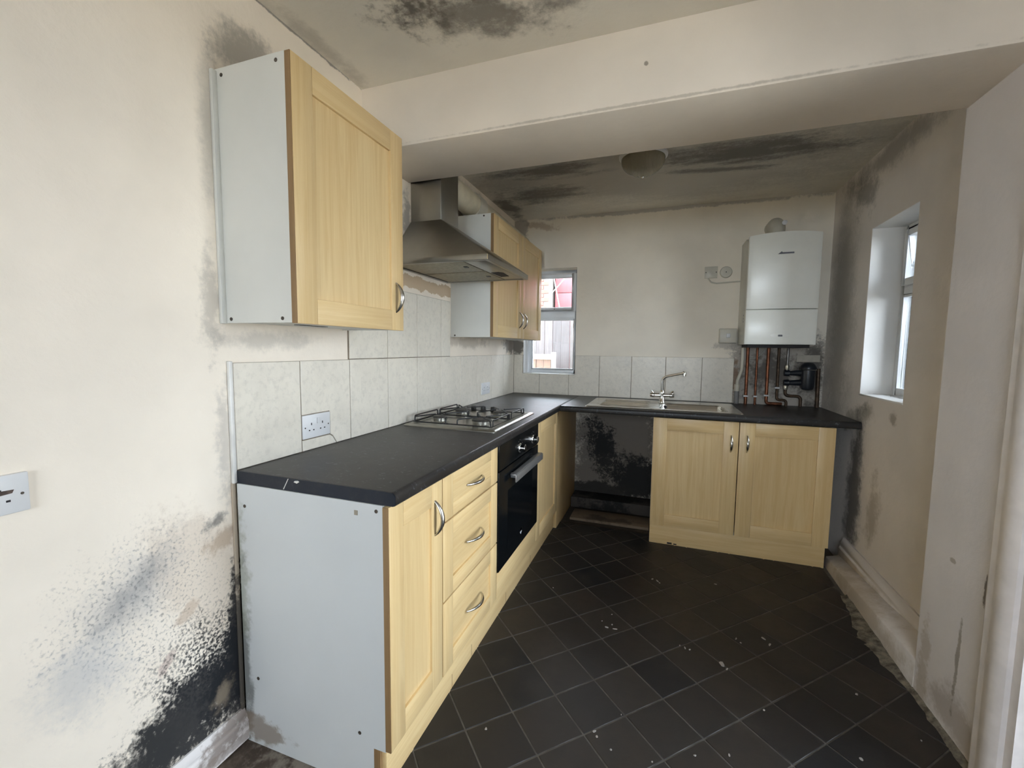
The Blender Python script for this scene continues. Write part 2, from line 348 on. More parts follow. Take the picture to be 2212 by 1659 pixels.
RIGHTW = painted('right_wall_paint', (0.80, 0.745, 0.70), 'yz', [
    dict(c=(2.45, 1.5), r=(0.30, 1.3), col=(0.27, 0.265, 0.24), amp=0.5, ns=4, k=0.6, e=(0, 0.8)),  # darker towards the back corner
    dict(c=(1.66, 0.98), r=(0.05, 0.05), col=(0.20, 0.16, 0.12), amp=0.8, ns=14, k=0.6, e=(0.1, 0.7)),
    dict(c=(2.1, 0.92), r=(0.32, 0.10), ang=-15, col=(0.24, 0.22, 0.17), amp=0.9, ns=10, k=0.65, e=(0.1, 0.8)),
    dict(c=(2.05, 0.45), r=(0.14, 0.6), col=(0.03, 0.03, 0.03), amp=0.7, ns=8, k=0.8, e=(0.0, 0.7)),  # tall near-black band beside the end of the sink cabinet
    dict(c=(1.80, 0.45), r=(0.10, 0.30), ang=10, col=(0.34, 0.29, 0.23), amp=0.9, ns=9, k=0.6, e=(0.1, 0.8)),
    dict(c=(1.9, 2.36), r=(0.8, 0.10), col=(0.22, 0.21, 0.195), amp=0.7, ns=6, k=0.6, e=(0.0, 0.8)),
    dict(c=(2.2, 2.25), r=(0.22, 0.16), ang=30, col=(0.17, 0.165, 0.15), amp=0.9, ns=7, k=0.6, e=(0.1, 0.8)),
], bump=0.25)
PIERW = painted('pier_paint', (0.79, 0.755, 0.76), 'yz', [
    dict(c=(0.74, 0.08), r=(0.30, 0.12), col=(0.33, 0.28, 0.24), amp=0.8, ns=9, k=0.6, e=(0.05, 0.7)),
    dict(c=(0.70, 0.60), r=(0.015, 0.09), col=(0.10, 0.07, 0.06), amp=0.9, ns=25, k=0.8),
    dict(c=(0.80, 0.28), r=(0.012, 0.20), ang=2, col=(0.22, 0.19, 0.15), amp=0.9, ns=18, k=0.7),
    dict(c=(0.87, 0.60), r=(0.02, 0.012), col=(0.3, 0.25, 0.2), amp=0.8, ns=25, k=0.6),
    dict(c=(0.98, 0.12), r=(0.05, 0.2), col=(0.40, 0.33, 0.25), amp=0.9, ns=12, k=0.5)], bump=0.22)
BEAMW = painted('beam_paint', (0.86, 0.78, 0.68), 'xz', [
    dict(c=(1.2, 2.172), r=(1.4, 0.009), col=(0.42, 0.37, 0.30), amp=0.5, ns=24, k=0.6, e=(0.2, 0.8)),
    dict(c=(1.19, 2.30), r=(0.010, 0.010), col=(0.2, 0.16, 0.12), amp=0.4, ns=30, k=0.7)], bump=0.15)
CEILW = painted('ceiling_paint', (0.74, 0.695, 0.61), 'xy', [
    dict(c=(0.47, 0.34), r=(0.20, 0.14), ang=15, col=(0.085, 0.075, 0.06), amp=0.9, ns=9, k=0.8, e=(0.1, 0.8), sp=(30, 0.35, 0.6)),
    dict(c=(0.62, 0.42), r=(0.38, 0.15), ang=22, col=(0.12, 0.105, 0.09), amp=0.9, ns=8, k=0.75, e=(0.05, 0.8)),
    dict(c=(0.70, 0.32), r=(0.12, 0.10), col=(0.14, 0.12, 0.10), amp=0.9, ns=14, k=0.7, e=(0.1, 0.8)),
    dict(c=(0.95, 0.42), r=(0.30, 0.12), ang=10, col=(0.17, 0.15, 0.13), amp=0.9, ns=9, k=0.6, e=(0.1, 0.9)),
    dict(c=(0.03, 0.40), r=(0.06, 0.4), col=(0.30, 0.27, 0.23), amp=0.7, ns=9, k=0.45, e=(0.1, 0.9)),
    # alcove ceiling
    dict(c=(1.2, 1.85), r=(1.5, 0.9), col=(0.32, 0.295, 0.26), amp=0.55, ns=3.2, str=(0.6, 1.6, 1), k=0.5, e=(-0.05, 0.55)),
    dict(c=(1.70, 1.83), r=(0.62, 0.24), ang=8, col=(0.11, 0.10, 0.09), amp=0.8, ns=5, str=(0.7, 2.4, 1), k=0.8, e=(0.05, 0.75)),
    dict(c=(1.60, 2.05), r=(0.45, 0.06), ang=8, col=(0.10, 0.095, 0.085), amp=0.8, ns=5, str=(0.7, 2.4, 1), k=0.7, e=(0.05, 0.75)),
    dict(c=(0.55, 1.75), r=(0.45, 0.16), ang=5, col=(0.12, 0.105, 0.088), amp=0.9, ns=5, str=(0.7, 2.4, 1), k=0.8, e=(0.05, 0.8)),
    dict(c=(0.40, 2.15), r=(0.45, 0.22), ang=-10, col=(0.13, 0.115, 0.095), amp=0.9, ns=5, str=(0.7, 2.4, 1), k=0.75, e=(0.05, 0.85)),
    dict(c=(0.08, 2.35), r=(0.12, 0.4), col=(0.07, 0.06, 0.05), amp=0.8, ns=9, k=0.7, e=(0.1, 0.8)),
], bump=0.3)
FLOORM = painted('dirty_screed', (0.15, 0.115, 0.085), 'xy', [
    dict(c=(0.2, -0.05), r=(0.5, 0.4), col=(0.05, 0.035, 0.026), amp=1.0, ns=16, k=0.85, e=(0.2, 0.8)),
    dict(c=(0.3, -0.05), r=(0.5, 0.3), col=(0.30, 0.26, 0.21), amp=1.0, ns=24, k=0.6, e=(0.5, 1.0)),
    dict(c=(0.9, 2.45), r=(0.5, 0.45), col=(0.02, 0.017, 0.014), amp=0.6, ns=7, k=0.8, e=(-0.2, 0.3))], bump=0.5)  # appliance space floor: grime and the shade of the recess painted together
SKIRTW = painted('skirting_paint', (0.72, 0.68, 0.66), 'yz', [
    dict(c=(-0.05, 0.08), r=(0.20, 0.08), ang=20, col=(0.20, 0.15, 0.12), amp=1.0, ns=22, k=0.75, e=(0.3, 0.8)),
    dict(c=(-0.2, 0.02), r=(0.6, 0.02), col=(0.25, 0.2, 0.17), amp=0.9, ns=20, k=0.6),
    dict(c=(1.5, 0.05), r=(0.7, 0.09), col=(0.40, 0.33, 0.24), amp=0.9, ns=10, k=0.6, e=(0.0, 0.8))], bump=0.15)
REVEAL = plain('white_reveal', (0.80, 0.79, 0.77), 0.6, var=0.03, sc=5, bump=0.1)

# ------------------------------------------------------------------ the setting
def holed(name, mat, ax, a0, a1, u0, u1, w0, w1, holes, parent=None):
    """wall slab between a0 and a1 on axis ax, spanning u (other horizontal axis) and z, with rectangular holes"""
    us = sorted({u0, u1, *[h[0] for h in holes], *[h[1] for h in holes]}); ws = sorted({w0, w1, *[h[2] for h in holes], *[h[3] for h in holes]})
    mb = MB()
    def isin(i, j):
        if not (0 <= i < len(us)-1 and 0 <= j < len(ws)-1): return False
        cu, cw = (us[i]+us[i+1])/2, (ws[j]+ws[j+1])/2
        return not any(h[0] < cu < h[1] and h[2] < cw < h[3] for h in holes)
    def P(a, u, w): return (a, u, w) if ax == 'x' else (u, a, w)
    for i in range(len(us)-1):
        for j in range(len(ws)-1):
            if not isin(i, j): continue
            A, B, C, D = (us[i], ws[j]), (us[i+1], ws[j]), (us[i+1], ws[j+1]), (us[i], ws[j+1])
            mb.add([P(a0, *q) for q in (A, B, C, D)], [(0,1,2,3)]); mb.add([P(a1, *q) for q in (A, B, C, D)], [(3,2,1,0)])
            for (di, dj, e, g) in ((-1,0,A,D),(1,0,B,C),(0,-1,A,B),(0,1,D,C)):
                if not isin(i+di, j+dj): mb.add([P(a0, *e), P(a1, *e), P(a1, *g), P(a0, *g)], [(0,1,2,3)])
    return mb.build(name, mat, parent)
def struct(o): o['kind'] = 'structure'; return o
YB, WR, NX, ZC = 2.702, 2.373, 2.249, 2.425
W1 = (0.0953, 0.5638, 1.0886, 2.0); W2 = (1.5787, 2.068, 1.0658, 2.0106)
wall_left = struct(holed('wall_left', LEFTW, 'x', -0.25, 0.0, -3.4, YB+0.25, -0.1, 2.6, []))
wall_back = struct(holed('wall_back', BACKW, 'y', YB, YB+0.25, 0.0, 2.75, -0.1, 2.6, [W1]))
wall_right = struct(holed('wall_right', RIGHTW, 'x', WR, WR+0.32, 1.03, YB, -0.1, 2.6, [W2]))
DOR = (-0.27, 0.565, 0.0, 2.0)
wall_pier = struct(holed('wall_right_pier', PIERW, 'x', NX, 2.55, -3.4, 1.03, -0.1, 2.6, [DOR]))
RW = (0.5, 1.8, 0.9, 2.15)
wall_rear = struct(holed('wall_rear', PIERW, 'y', -3.4, -3.2, 0.0, NX, -0.1, 2.6, [RW]))
ceiling = struct(box('ceiling', CEILW, None, -0.25, 2.75, -3.4, YB+0.25, ZC, 2.6))
beam = struct(box('ceiling_beam', BEAMW, None, -0.02, NX+0.3, 0.66, 1.03, 2.161, ZC+0.02, 0.006, 2))
floor = struct(box('floor', FLOORM, None, -0.25, 2.75, -3.4, YB+0.25, -0.12, -0.009))

# floor tiles laid diagonally
def clip(poly, x0, x1, y0, y1):
    def cut(P, f, g):
        out = []
        for i in range(len(P)):
            a, b = P[i-1], P[i]
            if f(b):
                if not f(a): out.append(g(a, b))
                out.append(b)
            elif f(a): out.append(g(a, b))
        return out
    def ix(c): return lambda a, b: (c, a[1] + (b[1]-a[1])*(c-a[0])/(b[0]-a[0]))
    def iy(c): return lambda a, b: (a[0] + (b[0]-a[0])*(c-a[1])/(b[1]-a[1]), c)
    for f, g in ((lambda p: p[0] >= x0, ix(x0)), (lambda p: p[0] <= x1, ix(x1)), (lambda p: p[1] >= y0, iy(y0)), (lambda p: p[1] <= y1, iy(y1))):
        if poly: poly = cut(poly, f, g)
    return poly
grout = box('floor_grout', FGROUT, floor, 0.535, WR-0.01, -1.7, 2.16, -0.010, -0.0022)
SU, SV, g = 0.2545, 0.2635, 0.0040   # steps in x+y and x-y
tile_me = None
for i in range(-8, 20):
    for j in range(-12, 18):
        a0, a1 = 0.961 + i*SU + g, 0.961 + (i+1)*SU - g
        b0, b1 = 0.420 + j*SV + g, 0.420 + (j+1)*SV - g
        poly = [((a+b)/2, (a-b)/2) for a, b in ((a0, b0), (a1, b0), (a1, b1), (a0, b1))]
        cx, cy = sum(p[0] for p in poly)/4, sum(p[1] for p in poly)/4
        c2 = clip(poly, 0.54, (NX if cy < 1.0 else 2.245)-0.004, -1.65, 2.155)
        if len(c2) < 3: continue
        ar = abs(sum(c2[n-1][0]*c2[n][1]-c2[n][0]*c2[n-1][1] for n in range(len(c2))))/2
        if ar < 0.0006: continue
        full = len(c2) == 4 and ar > 0.0325
        if full and tile_me:
            o = bpy.data.objects.new('floor_tile', tile_me); COL.objects.link(o); o.location = (cx, cy, 0); o.parent = floor
        else:
            o = MB().prism([(p[0]-cx, p[1]-cy) for p in c2], 'z', -0.009, 0.0).build('floor_tile', FTILE, None, 0.0012, 1)
            o.location = (cx, cy, 0); o.parent = floor
            if full: tile_me = o.data
        o.rotation_euler = (random.uniform(-.002, .002), random.uniform(-.002, .002), 0)

# wall tiles, lower row then the taller splash behind the hob
def wall_tile(parent, ax, u0, u1, z0, z1, poly=None):
    g = 0.0016
    if ax == 'x': o = (MB().prism(poly, 'x', 0.001, 0.010) if poly else MB().box(0.001, 0.010, u0+g, u1-g, z0+g, z1-g)).build('wall_tile', TILE, parent, 0.0015, 1)
    else: o = (MB().prism(poly, 'y', YB-0.010, YB-0.001) if poly else MB().box(u0+g, u1-g, YB-0.010, YB-0.001, z0+g, z1-g)).build('wall_tile', TILE, parent, 0.0015, 1)
    return o
TZ, WT = 1.2555, 0.91
TS = [0.0018, 0.2687, 0.5384, 0.8117, 1.0796, 1.3483, 1.6168, 1.8868, 2.1562, 2.4255, 2.69]
gr = MB().box(-0.002, 0.006, 0.0, 2.70, WT, TZ-0.001).box(-0.002, 0.006, TS[2], 1.47, TZ-0.002, 1.597).build('grout', GROUT, wall_left)
for a, b in zip(TS, TS[1:]):
    if abs(a-0.2687) < 1e-4:
        g = 0.0016
        wall_tile(wall_left, 'x', 0, 0, 0, 0, [(a+g, 1.050), (0.4155, 1.050), (0.4155, 0.953), (0.43, 0.945), (0.452, WT+g), (b-g, WT+g), (b-g, TZ-g), (a+g, TZ-g)])
        wall_tile(wall_left, 'x', 0, 0, 0, 0, [(a+g, WT+g), (0.449, WT+g), (0.428, 0.942), (0.412, 0.9515), (a+g, 0.9515)])
    else: wall_tile(wall_left, 'x', a, b, WT, TZ)
for a, b in ((TS[2], TS[3]), (TS[3], TS[4]), (TS[4], TS[5]), (TS[5], 1.468)):
    wall_tile(wall_left, 'x', a, b, TZ, 1.597)
BS = [0.010, 0.2484, 0.5114, 0.7728, 1.0331, 1.2985, 1.5656, 1.79]
MB().box(0.0, 1.79, YB-0.006, YB+0.002, WT, W1[2]).box(0.0, W1[0], YB-0.006, YB+0.002, W1[2], TZ).box(W1[1], 1.79, YB-0.006, YB+0.002, W1[2], TZ-0.001).build('grout', GROUT, wall_back)
for a, b in zip(BS, BS[1:]):
    if b < 0.6:
        if a < 0.02:
            g = 0.0016; wall_tile(wall_back, 'y', 0, 0, 0, 0, [(a, WT+g), (b-g, WT+g), (b-g, W1[2]-g), (W1[0]-g, W1[2]-g), (W1[0]-g, TZ-g), (a, TZ-g)])
        else: wall_tile(wall_back, 'y', a, b, WT, W1[2])
    elif a < 0.55:
        g = 0.0016; wall_tile(wall_back, 'y', 0, 0, 0, 0, [(a+g, WT+g), (b-g, WT+g), (b-g, TZ-g), (W1[1]+g, TZ-g), (W1[1]+g, W1[2]-g), (a+g, W1[2]-g)])
    else: wall_tile(wall_back, 'y', a, b, WT, TZ)
tr = struct(MB().box(0.0, 0.012, -0.012, 0.0018, 0.87, TZ+0.005).build('trim_1', TRIM, None, 0.003))
struct(MB().box(0.0, 0.008, -0.014, -0.001, 0.10, 0.871).build('trim_2', painted('grimy_trim', (0.42, 0.35, 0.27), 'yz', [dict(c=(0, 0.3), r=(0.1, 0.35), col=(0.03, 0.028, 0.025), amp=0.9, ns=18, k=0.85)]), None, 0.002))

# skirting boards
def skirt_prof(h, t): return [(0, 0), (t, 0), (t, h*0.62), (t*0.75, h*0.68), (t*0.8, h*0.78), (t*0.35, h*0.93), (t*0.3, h), (0, h)]
struct(MB().prism([(x, z) for x, z in skirt_prof(0.105, 0.024)], 'y', -3.2, -0.002).build('baseboard_left', SKIRTW, None, 0.001, 1))
sr = struct(MB().prism([(WR-x, z) for x, z in skirt_prof(0.177, 0.030)], 'y', 1.03, 2.12).build('baseboard_right', SKIRTW, None, 0.001, 1))
MB().add([(2.245,1.03,-0.009),(WR,1.03,-0.009),(WR,2.10,-0.009),(2.262,2.10,-0.009),(2.249,1.03,0.125),(WR,1.03,0.145),(WR,2.10,0.075),(2.275,2.10,0.05)],
     [(0,3,2,1),(4,5,6,7),(0,1,5,4),(1,2,6,5),(2,3,7,6),(3,0,4,7)]).build('lower_board', SKIRTW, sr, 0.004)

# windows
def frame_ring(mb, ax, a0, a1, u0, u1, w0, w1, t):
    def bx(p0, p1, r0, r1):
        if ax == 'y': mb.box(p0, p1, a0, a1, r0, r1)
        else: mb.box(a0, a1, p0, p1, r0, r1)
    bx(u0, u0+t, w0, w1); bx(u1-t, u1, w0, w1); bx(u0+t, u1-t, w0, w0+t); bx(u0+t, u1-t, w1-t, w1)
def pane_box(ax, a, u0, u1, w0, w1, parent):
    if ax == 'y': return box('pane', GLASS, parent, u0, u1, a, a+0.004, w0, w1)
    return box('pane', GLASS, parent, a, a+0.004, u0, u1, w0, w1)
def make_window(name, ax, H, a0, a1, tz0, tz1, sash_t=0.038):
    u0, u1, w0, w1 = H; mb = MB(); t = 0.040
    frame_ring(mb, ax, a0, a1, u0-0.004, u1+0.004, w0-0.004, w1+0.004, t)
    if ax == 'y': mb.box(u0+t-0.004, u1-t+0.004, a0, a1, tz0, tz1)
    else: mb.box(a0, a1, u0+t-0.004, u1-t+0.004, tz0, tz1)
    f = struct(mb.build(name, UPVC, None, 0.004))
    s = MB(); frame_ring(s, ax, a0-0.012, a0+0.03, u0+t-0.012, u1-t+0.012, tz1-0.015, w1-t+0.012, sash_t)
    sash = s.build('sash', UPVC, f, 0.005)
    pane_box(ax, a0+0.012, u0+t+0.02, u1-t-0.02, tz1+0.015, w1-t-0.02, f)
    pane_box(ax, a0+0.022, u0+t-0.006, u1-t+0.006, w0+t-0.006, tz0+0.006, f)
    sl = MB(); frame_ring(sl, ax, a0-0.001, a0+0.02, u0+t-0.008, u1-t+0.008, w0+t-0.008, tz0+0.004, 0.014)
    sl.build('glazing_bead', UPVC, f, 0.002)
    d = MB(); frame_ring(d, ax, a0+0.001, a0+0.004, u0+t-0.0145, u1-t+0.0145, tz1-0.0185, w1-t+0.0145, 0.003); d.build('seal', SEAL, f)
    return f, sash
win1, sash1 = make_window('window_1', 'y', W1, 2.825, 2.895, 1.572, 1.655)
h = MB().box(0.335, 0.362, 2.803, 2.814, 1.655, 1.670).box(0.36, 0.455, 2.800, 2.808, 1.659, 1.667).build('handle', WHITEP, win1, 0.003)
box('trickle_vent', WHITEP, win1, 0.20, 0.50, 2.806, 2.826, 1.962, 1.974, 0.003)
box('keyhole', HOLE, win1, 0.342, 0.352, 2.8015, 2.804, 1.660, 1.665)
MB().tube([(0.522, 2.842, 1.497), (0.522, 2.842, 1.533)], 0.010, 14).build('lock_cover', MORTB, win1, 0.004)
win2, sash2 = make_window('window_2', 'x', W2, 2.525, 2.595, 1.625, 1.695)
box('window_board', REVEAL, win2, WR-0.004, 2.53, W2[0]-0.002, W2[1]+0.002, W2[2]-0.006, W2[2]+0.004, 0.002)
for nm, u in (('reveal_far', W2[1]), ('reveal_near', W2[0])):
    box(nm, REVEAL, win2, WR+0.001, 2.53, u-0.002, u+0.002, W2[2], W2[3])
box('reveal_head', REVEAL, win2, WR+0.001, 2.53, W2[0], W2[1], W2[3]-0.002, W2[3]+0.002)
for u in (W1[0], W1[1]): box('reveal_side', REVEAL, win1, u-0.002, u+0.002, YB+0.001, 2.83, W1[2], W1[3])
box('window_sill', REVEAL, win1, W1[0]-0.002, W1[1]+0.002, YB-0.002, 2.83, W1[2]-0.006, W1[2]+0.004, 0.002)
# glazed doors and window that light the room behind the camera
mb = MB(); frame_ring(mb, 'y', -3.34, -3.28, *RW, 0.06); w3 = struct(mb.build('window_3', UPVC, None, 0.004)); pane_box('y', -3.31, RW[0]+0.05, RW[1]-0.05, RW[2]+0.05, RW[3]-0.05, w3)
# side door with moulded casing at the near end of the pier
mb = MB(); frame_ring(mb, 'x', 2.40, 2.46, DOR[0]+0.03, DOR[1]-0.03, 0.0, DOR[3]-0.03, 0.075); mb.box(2.40, 2.46, DOR[0]+0.10, DOR[1]-0.10, 0.85, 0.95)
d1 = struct(mb.build('door_1', UPVC, None, 0.003))
pane_box('x', 2.43, DOR[0]+0.10, DOR[1]-0.10, 0.07, 0.86, d1); pane_box('x', 2.43, DOR[0]+0.10, DOR[1]-0.10, 0.94, 1.90, d1)
cs = MB()
prof = [(0.0,0.0),(0.010,0.0),(0.017,0.006),(0.020,0.016),(0.016,0.028),(0.020,0.040),(0.027,0.060),(0.030,0.080),(0.026,0.100),(0.016,0.112),(0.0,0.114)]
cs.prism([(NX-a, 0.679-b) for a, b in prof], 'z', -0.009, 2.09)
cs.prism([(NX-a, DOR[0]-0.112+b) for a, b in prof], 'z', -0.009, 2.09)
cs.prism([(NX-a, 2.008+b) for a, b in [(0,0),(0.024,0.006),(0.030,0.03),(0.02,0.06),(0,0.078)]], 'y', DOR[0]-0.07, 0.67)
for y in (DOR[0], DOR[1]-0.03): cs.box(NX-0.004, 2.47, y, y+0.03, 0, DOR[3])
cs.box(NX-0.004, 2.47, DOR[0], DOR[1], DOR[3]-0.03, DOR[3])
cs.build('casing', plain('casing_gloss', (0.78, 0.73, 0.71), 0.3, var=0.06), d1, smooth=True)

# ------------------------------------------------------------------ kitchen units
def Mx(u, n, z): return (n, u, z)              # fronts that face +x
def My(u, n, z): return (u, 2.02 - n, z)       # fronts that face -y, n grows towards the room
def mbx(mb, M, u0, u1, n0, n1, z0, z1):
    a, b = M(u0, n0, z0), M(u1, n1, z1); return mb.box(a[0], b[0], a[1], b[1], a[2], b[2])
def bow_handle(M, u, z, n, L, vert, parent, mat=NICKEL):
    pts, rs = [], []
    for i in range(13):
        t = i/12; s = (t-0.5)*L; out = 0.030*math.sin(PI*t)**0.75
        pts.append(M(u, n-0.001+out, z+s) if vert else M(u+s, n-0.001+out, z)); rs.append(0.0035+0.0035*math.sin(PI*t))
    return MB().tube(pts, rs, 10, flat=1.35 if vert else 1.0).build('handle', mat, parent, smooth=True)
def shaker(parent, M, u0, u1, z0, z1, n0, n1, name='door', st=0.078, hz=None, edge=None, rail=None, recess=0.0085):
    WH = WOODY if M is Mx else WOODX; g = 0.0015; rl = rail or st
    d = mbx(MB(), M, u0+st-0.01, u1-st+0.01, n0+0.002, n1-recess, z0+rl-0.01, z1-rl+0.01).build(name, WOODV if name == 'door' else WH, parent)
    for a, b in ((u0+g, u0+st), (u1-st, u1-g)): mbx(MB(), M, a, b, n0, n1, z0+g, z1-g).build('stile', WOODV, d, 0.0018, 2)
    for a, b in ((z0+g, z0+rl), (z1-rl, z1-g)): mbx(MB(), M, u0+st, u1-st, n0, n1, a, b).build('rail', WH, d, 0.0018, 2)
    if edge is not None: mbx(MB(), M, edge-0.0008, edge+0.0022, n0, n1-0.0015, z0+0.002, z1-0.002).build('edge_band', EDGE, d)
    if hz: bow_handle(M, *hz, d)
    return d
def screws(parent, pts, y):
    for x, z in pts: MB().lathe([(0.0055, 0), (0.0055, 0.0012), (0.002, 0.0004)], (x, y, z), (0, -1, 0), 12).build('screw', SCREW, parent)

# near wall cabinet
DX, KX = 0.291, 0.271
c = thing('wall_cabinet', 'single-door maple wall cabinet with white side and bow handle, beside the cooker hood', 'cabinet', (0.135, 0.26, 1.378), 'kitchen wall cabinets')
y0, y1, z0, z1 = -0.011, 0.526, 1.378, 2.120
MB().box(0.0, KX, y0, y0+0.018, z0, z1).box(0.0, KX, y1-0.018, y1, z0, z1).box(0.0, KX, y0+0.018, y1-0.018, z0+0.004, z0+0.022).box(0.0, KX, y0+0.018, y1-0.018, z1-0.018, z1).box(0.0, 0.008, y0+0.018, y1-0.018, z0+0.02, z1-0.018).build('carcass', CARC, c)
shaker(c, Mx, y0, y1, z0-0.004, z1, KX, DX, hz=(0.476, 1.502, DX, 0.112, True), edge=y0)
screws(c, [(0.03, 2.10), (0.24, 2.10), (0.03, 1.39), (0.235, 1.39)], y0)
box('scribe_strip', CARC, c, 0.0, 0.012, y0-0.016, y0+0.001, z0-0.002, z1-0.005, 0.002)
box('strip_light_slot', HOLE, c, 0.10, 0.115, 0.16, 0.30, z0+0.0025, z0+0.0045)
# far wall cabinet
c = thing('wall_cabinet', 'two-door maple wall cabinet between the cooker hood and the back window', 'cabinet', (0.135, 2.03, 1.378), 'kitchen wall cabinets')
y0, y1 = 1.490, 2.565
MB().box(0.0, KX, y0, y0+0.018, z0, z1).box(0.0, KX, y1-0.018, y1, z0, z1).box(0.0, KX, y0+0.018, y1-0.018, z0+0.004, z0+0.022).box(0.0, KX, y0+0.018, y1-0.018, z1-0.018, z1).box(0.0, 0.008, y0+0.018, y1-0.018, z0+0.02, z1-0.018).build('carcass', CARC, c)
shaker(c, Mx, y0, 2.034, z0, z1, KX, DX, hz=(1.993, 1.513, DX, 0.112, True), edge=y0)
shaker(c, Mx, 2.034, y1, z0, z1, KX, DX, hz=(2.088, 1.510, DX, 0.112, True), edge=y1-0.002)
screws(c, [(0.225, 2.108), (0.03, 1.388)], y0)

# base units, left run
BX, BK, KICK, UT = 0.586, 0.566, 0.131, 0.8702
def carcass(parent, y0, y1, mat=CARC, open_top=True):
    mb = MB()
    for a in (y0, y1-0.018): mb.prism([(0.015, -0.009), (0.525, -0.009), (0.525, KICK), (BK, KICK), (BK, UT), (0.015, UT)], 'y', a, a+0.018)
    mb.box(0.015, BK, y0+0.018, y1-0.018, KICK, KICK+0.018); mb.box(0.015, 0.023, y0+0.018, y1-0.018, KICK+0.018, UT)
    mb.box(BK-0.09, BK, y0+0.018, y1-0.018, UT-0.018, UT)
    return mb.build('carcass', mat, parent)
c = thing('base_cabinet', 'narrow maple base cabinet with white end panel at the free end of worktop', 'cabinet', (0.29, 0.15, 0), 'kitchen base cabinets')
carcass(c, -0.004, 0.3045, DUSTY)
shaker(c, Mx, -0.004, 0.303, KICK+0.002, UT-0.002, BK, BX, st=0.072, rail=0.082, hz=(0.252, 0.742, BX, 0.118, True), edge=-0.004)
screws(c, [(0.545, 0.852), (0.045, 0.800), (0.475, 0.165), (0.075, 0.225)], -0.004)
box('edge_strip', EDGE, c, 0.5245, 0.546, -0.004, 0.006, -0.009, KICK)
box('chip_mark', plain('chip_brown', (0.3, 0.26, 0.2), 0.6), c, 0.470, 0.482, -0.0048, -0.0038, 0.832, 0.846)
c = thing('drawer_unit', 'maple base unit with three drawers, left of the black oven', 'cabinet', (0.29, 0.565, 0), 'kitchen base cabinets')
carcass(c, 0.305, 0.8265)
for a, b, hzz in ((0.700, UT-0.002, 0.781), (0.411, 0.697, 0.553), (KICK+0.002, 0.408, 0.267)):
    shaker(c, Mx, 0.305, 0.8255, a, b, BK, BX, name='drawer_front', st=0.078, rail=0.05 if a > 0.6 else 0.062, hz=(0.572, hzz, BX, 0.145, False), recess=0.0015 if a > 0.6 else 0.0085)
c = thing('oven_housing', 'maple built-under housing around the black oven', 'cabinet', (0.29, 1.15, 0), 'kitchen base cabinets')
mb = MB().box(0.015, BK, 0.827, 0.845, KICK, UT).box(0.015, BK, 1.460, 1.478, KICK, UT).box(0.015, 0.54, 0.827, 0.845, -0.009, KICK).box(0.015, 0.54, 1.460, 1.478, -0.009, KICK).box(0.015, BK, 0.845, 1.46, 0.232, 0.25)
mb.build('carcass', CARC, c)
mbx(MB(), Mx, 0.829, 1.4775, BK, BX-0.001, KICK+0.002, 0.256).build('filler_panel', WOODY, c, 0.0015)
c = thing('corner_base_cabinet', 'maple corner base cabinet with one plain door, right of the oven', 'cabinet', (0.29, 1.75, 0), 'kitchen base cabinets')
carcass(c, 1.480, 2.10)
shaker(c, Mx, 1.480, 2.022, KICK+0.002, UT-0.002, BK, BX, st=0.078)
box('filler_panel', WOODV, c, 0.560, 0.584, 2.024, YB-0.004, -0.009, UT, 0.0015)
# kick boards
k1 = box('kickboard', WOODY, None, 0.545, 0.561, 0.006, 2.022, -0.009, KICK+0.001, 0.001); tag(k1, 'long pale maple kickboard under the drawers and oven', 'kickboard', 'kitchen kickboards')
for yy in (0.42, 0.60, 1.02, 1.45): box('joint', EDGE, k1, 0.5600, 0.5614, yy, yy+0.003, 0.0, 0.055)

# back run: sink base
c = thing('sink_base_cabinet', 'two-door maple sink base cabinet under the boiler end of worktop', 'cabinet', (1.74, 2.35, 0), 'kitchen base cabinets')
X0, X1, XM = 1.2336, 2.2535, 1.7445
mb = MB().box(X0, X0+0.018, 2.021, 2.66, KICK, UT).box(X0, X0+0.018, 2.052, 2.66, -0.009, KICK).box(X1-0.018, X1, 2.021, 2.66, KICK, UT).box(X1-0.018, X1, 2.07, 2.66, -0.009, KICK).box(X0+0.018, X1-0.018, 2.021, 2.66, KICK, KICK+0.018)
mb.build('carcass', CARC, c)
shaker(c, My, X0, XM, KICK+0.004, UT-0.003, 0.0, 0.02, st=0.088, rail=0.082, hz=(1.702, 0.727, 0.02, 0.106, True))
shaker(c, My, XM+0.002, X1, KICK+0.004, UT-0.003, 0.0, 0.02, st=0.088, rail=0.082, hz=(1.792, 0.733, 0.02, 0.106, True))
k2 = box('kickboard', WOODX, None, X0+0.001, X1-0.006, 2.034, 2.050, -0.009, KICK+0.002, 0.001); tag(k2, 'short maple kickboard with chipped lower edge under the sink cabinet doors', 'kickboard', 'kitchen kickboards')
for x, w, h in ((1.35, 0.03, 0.012), (1.39, 0.02, 0.008)): box('chip', HOLE, k2, x, x+w, 2.0332, 2.0345, 0.004, 0.004+h)

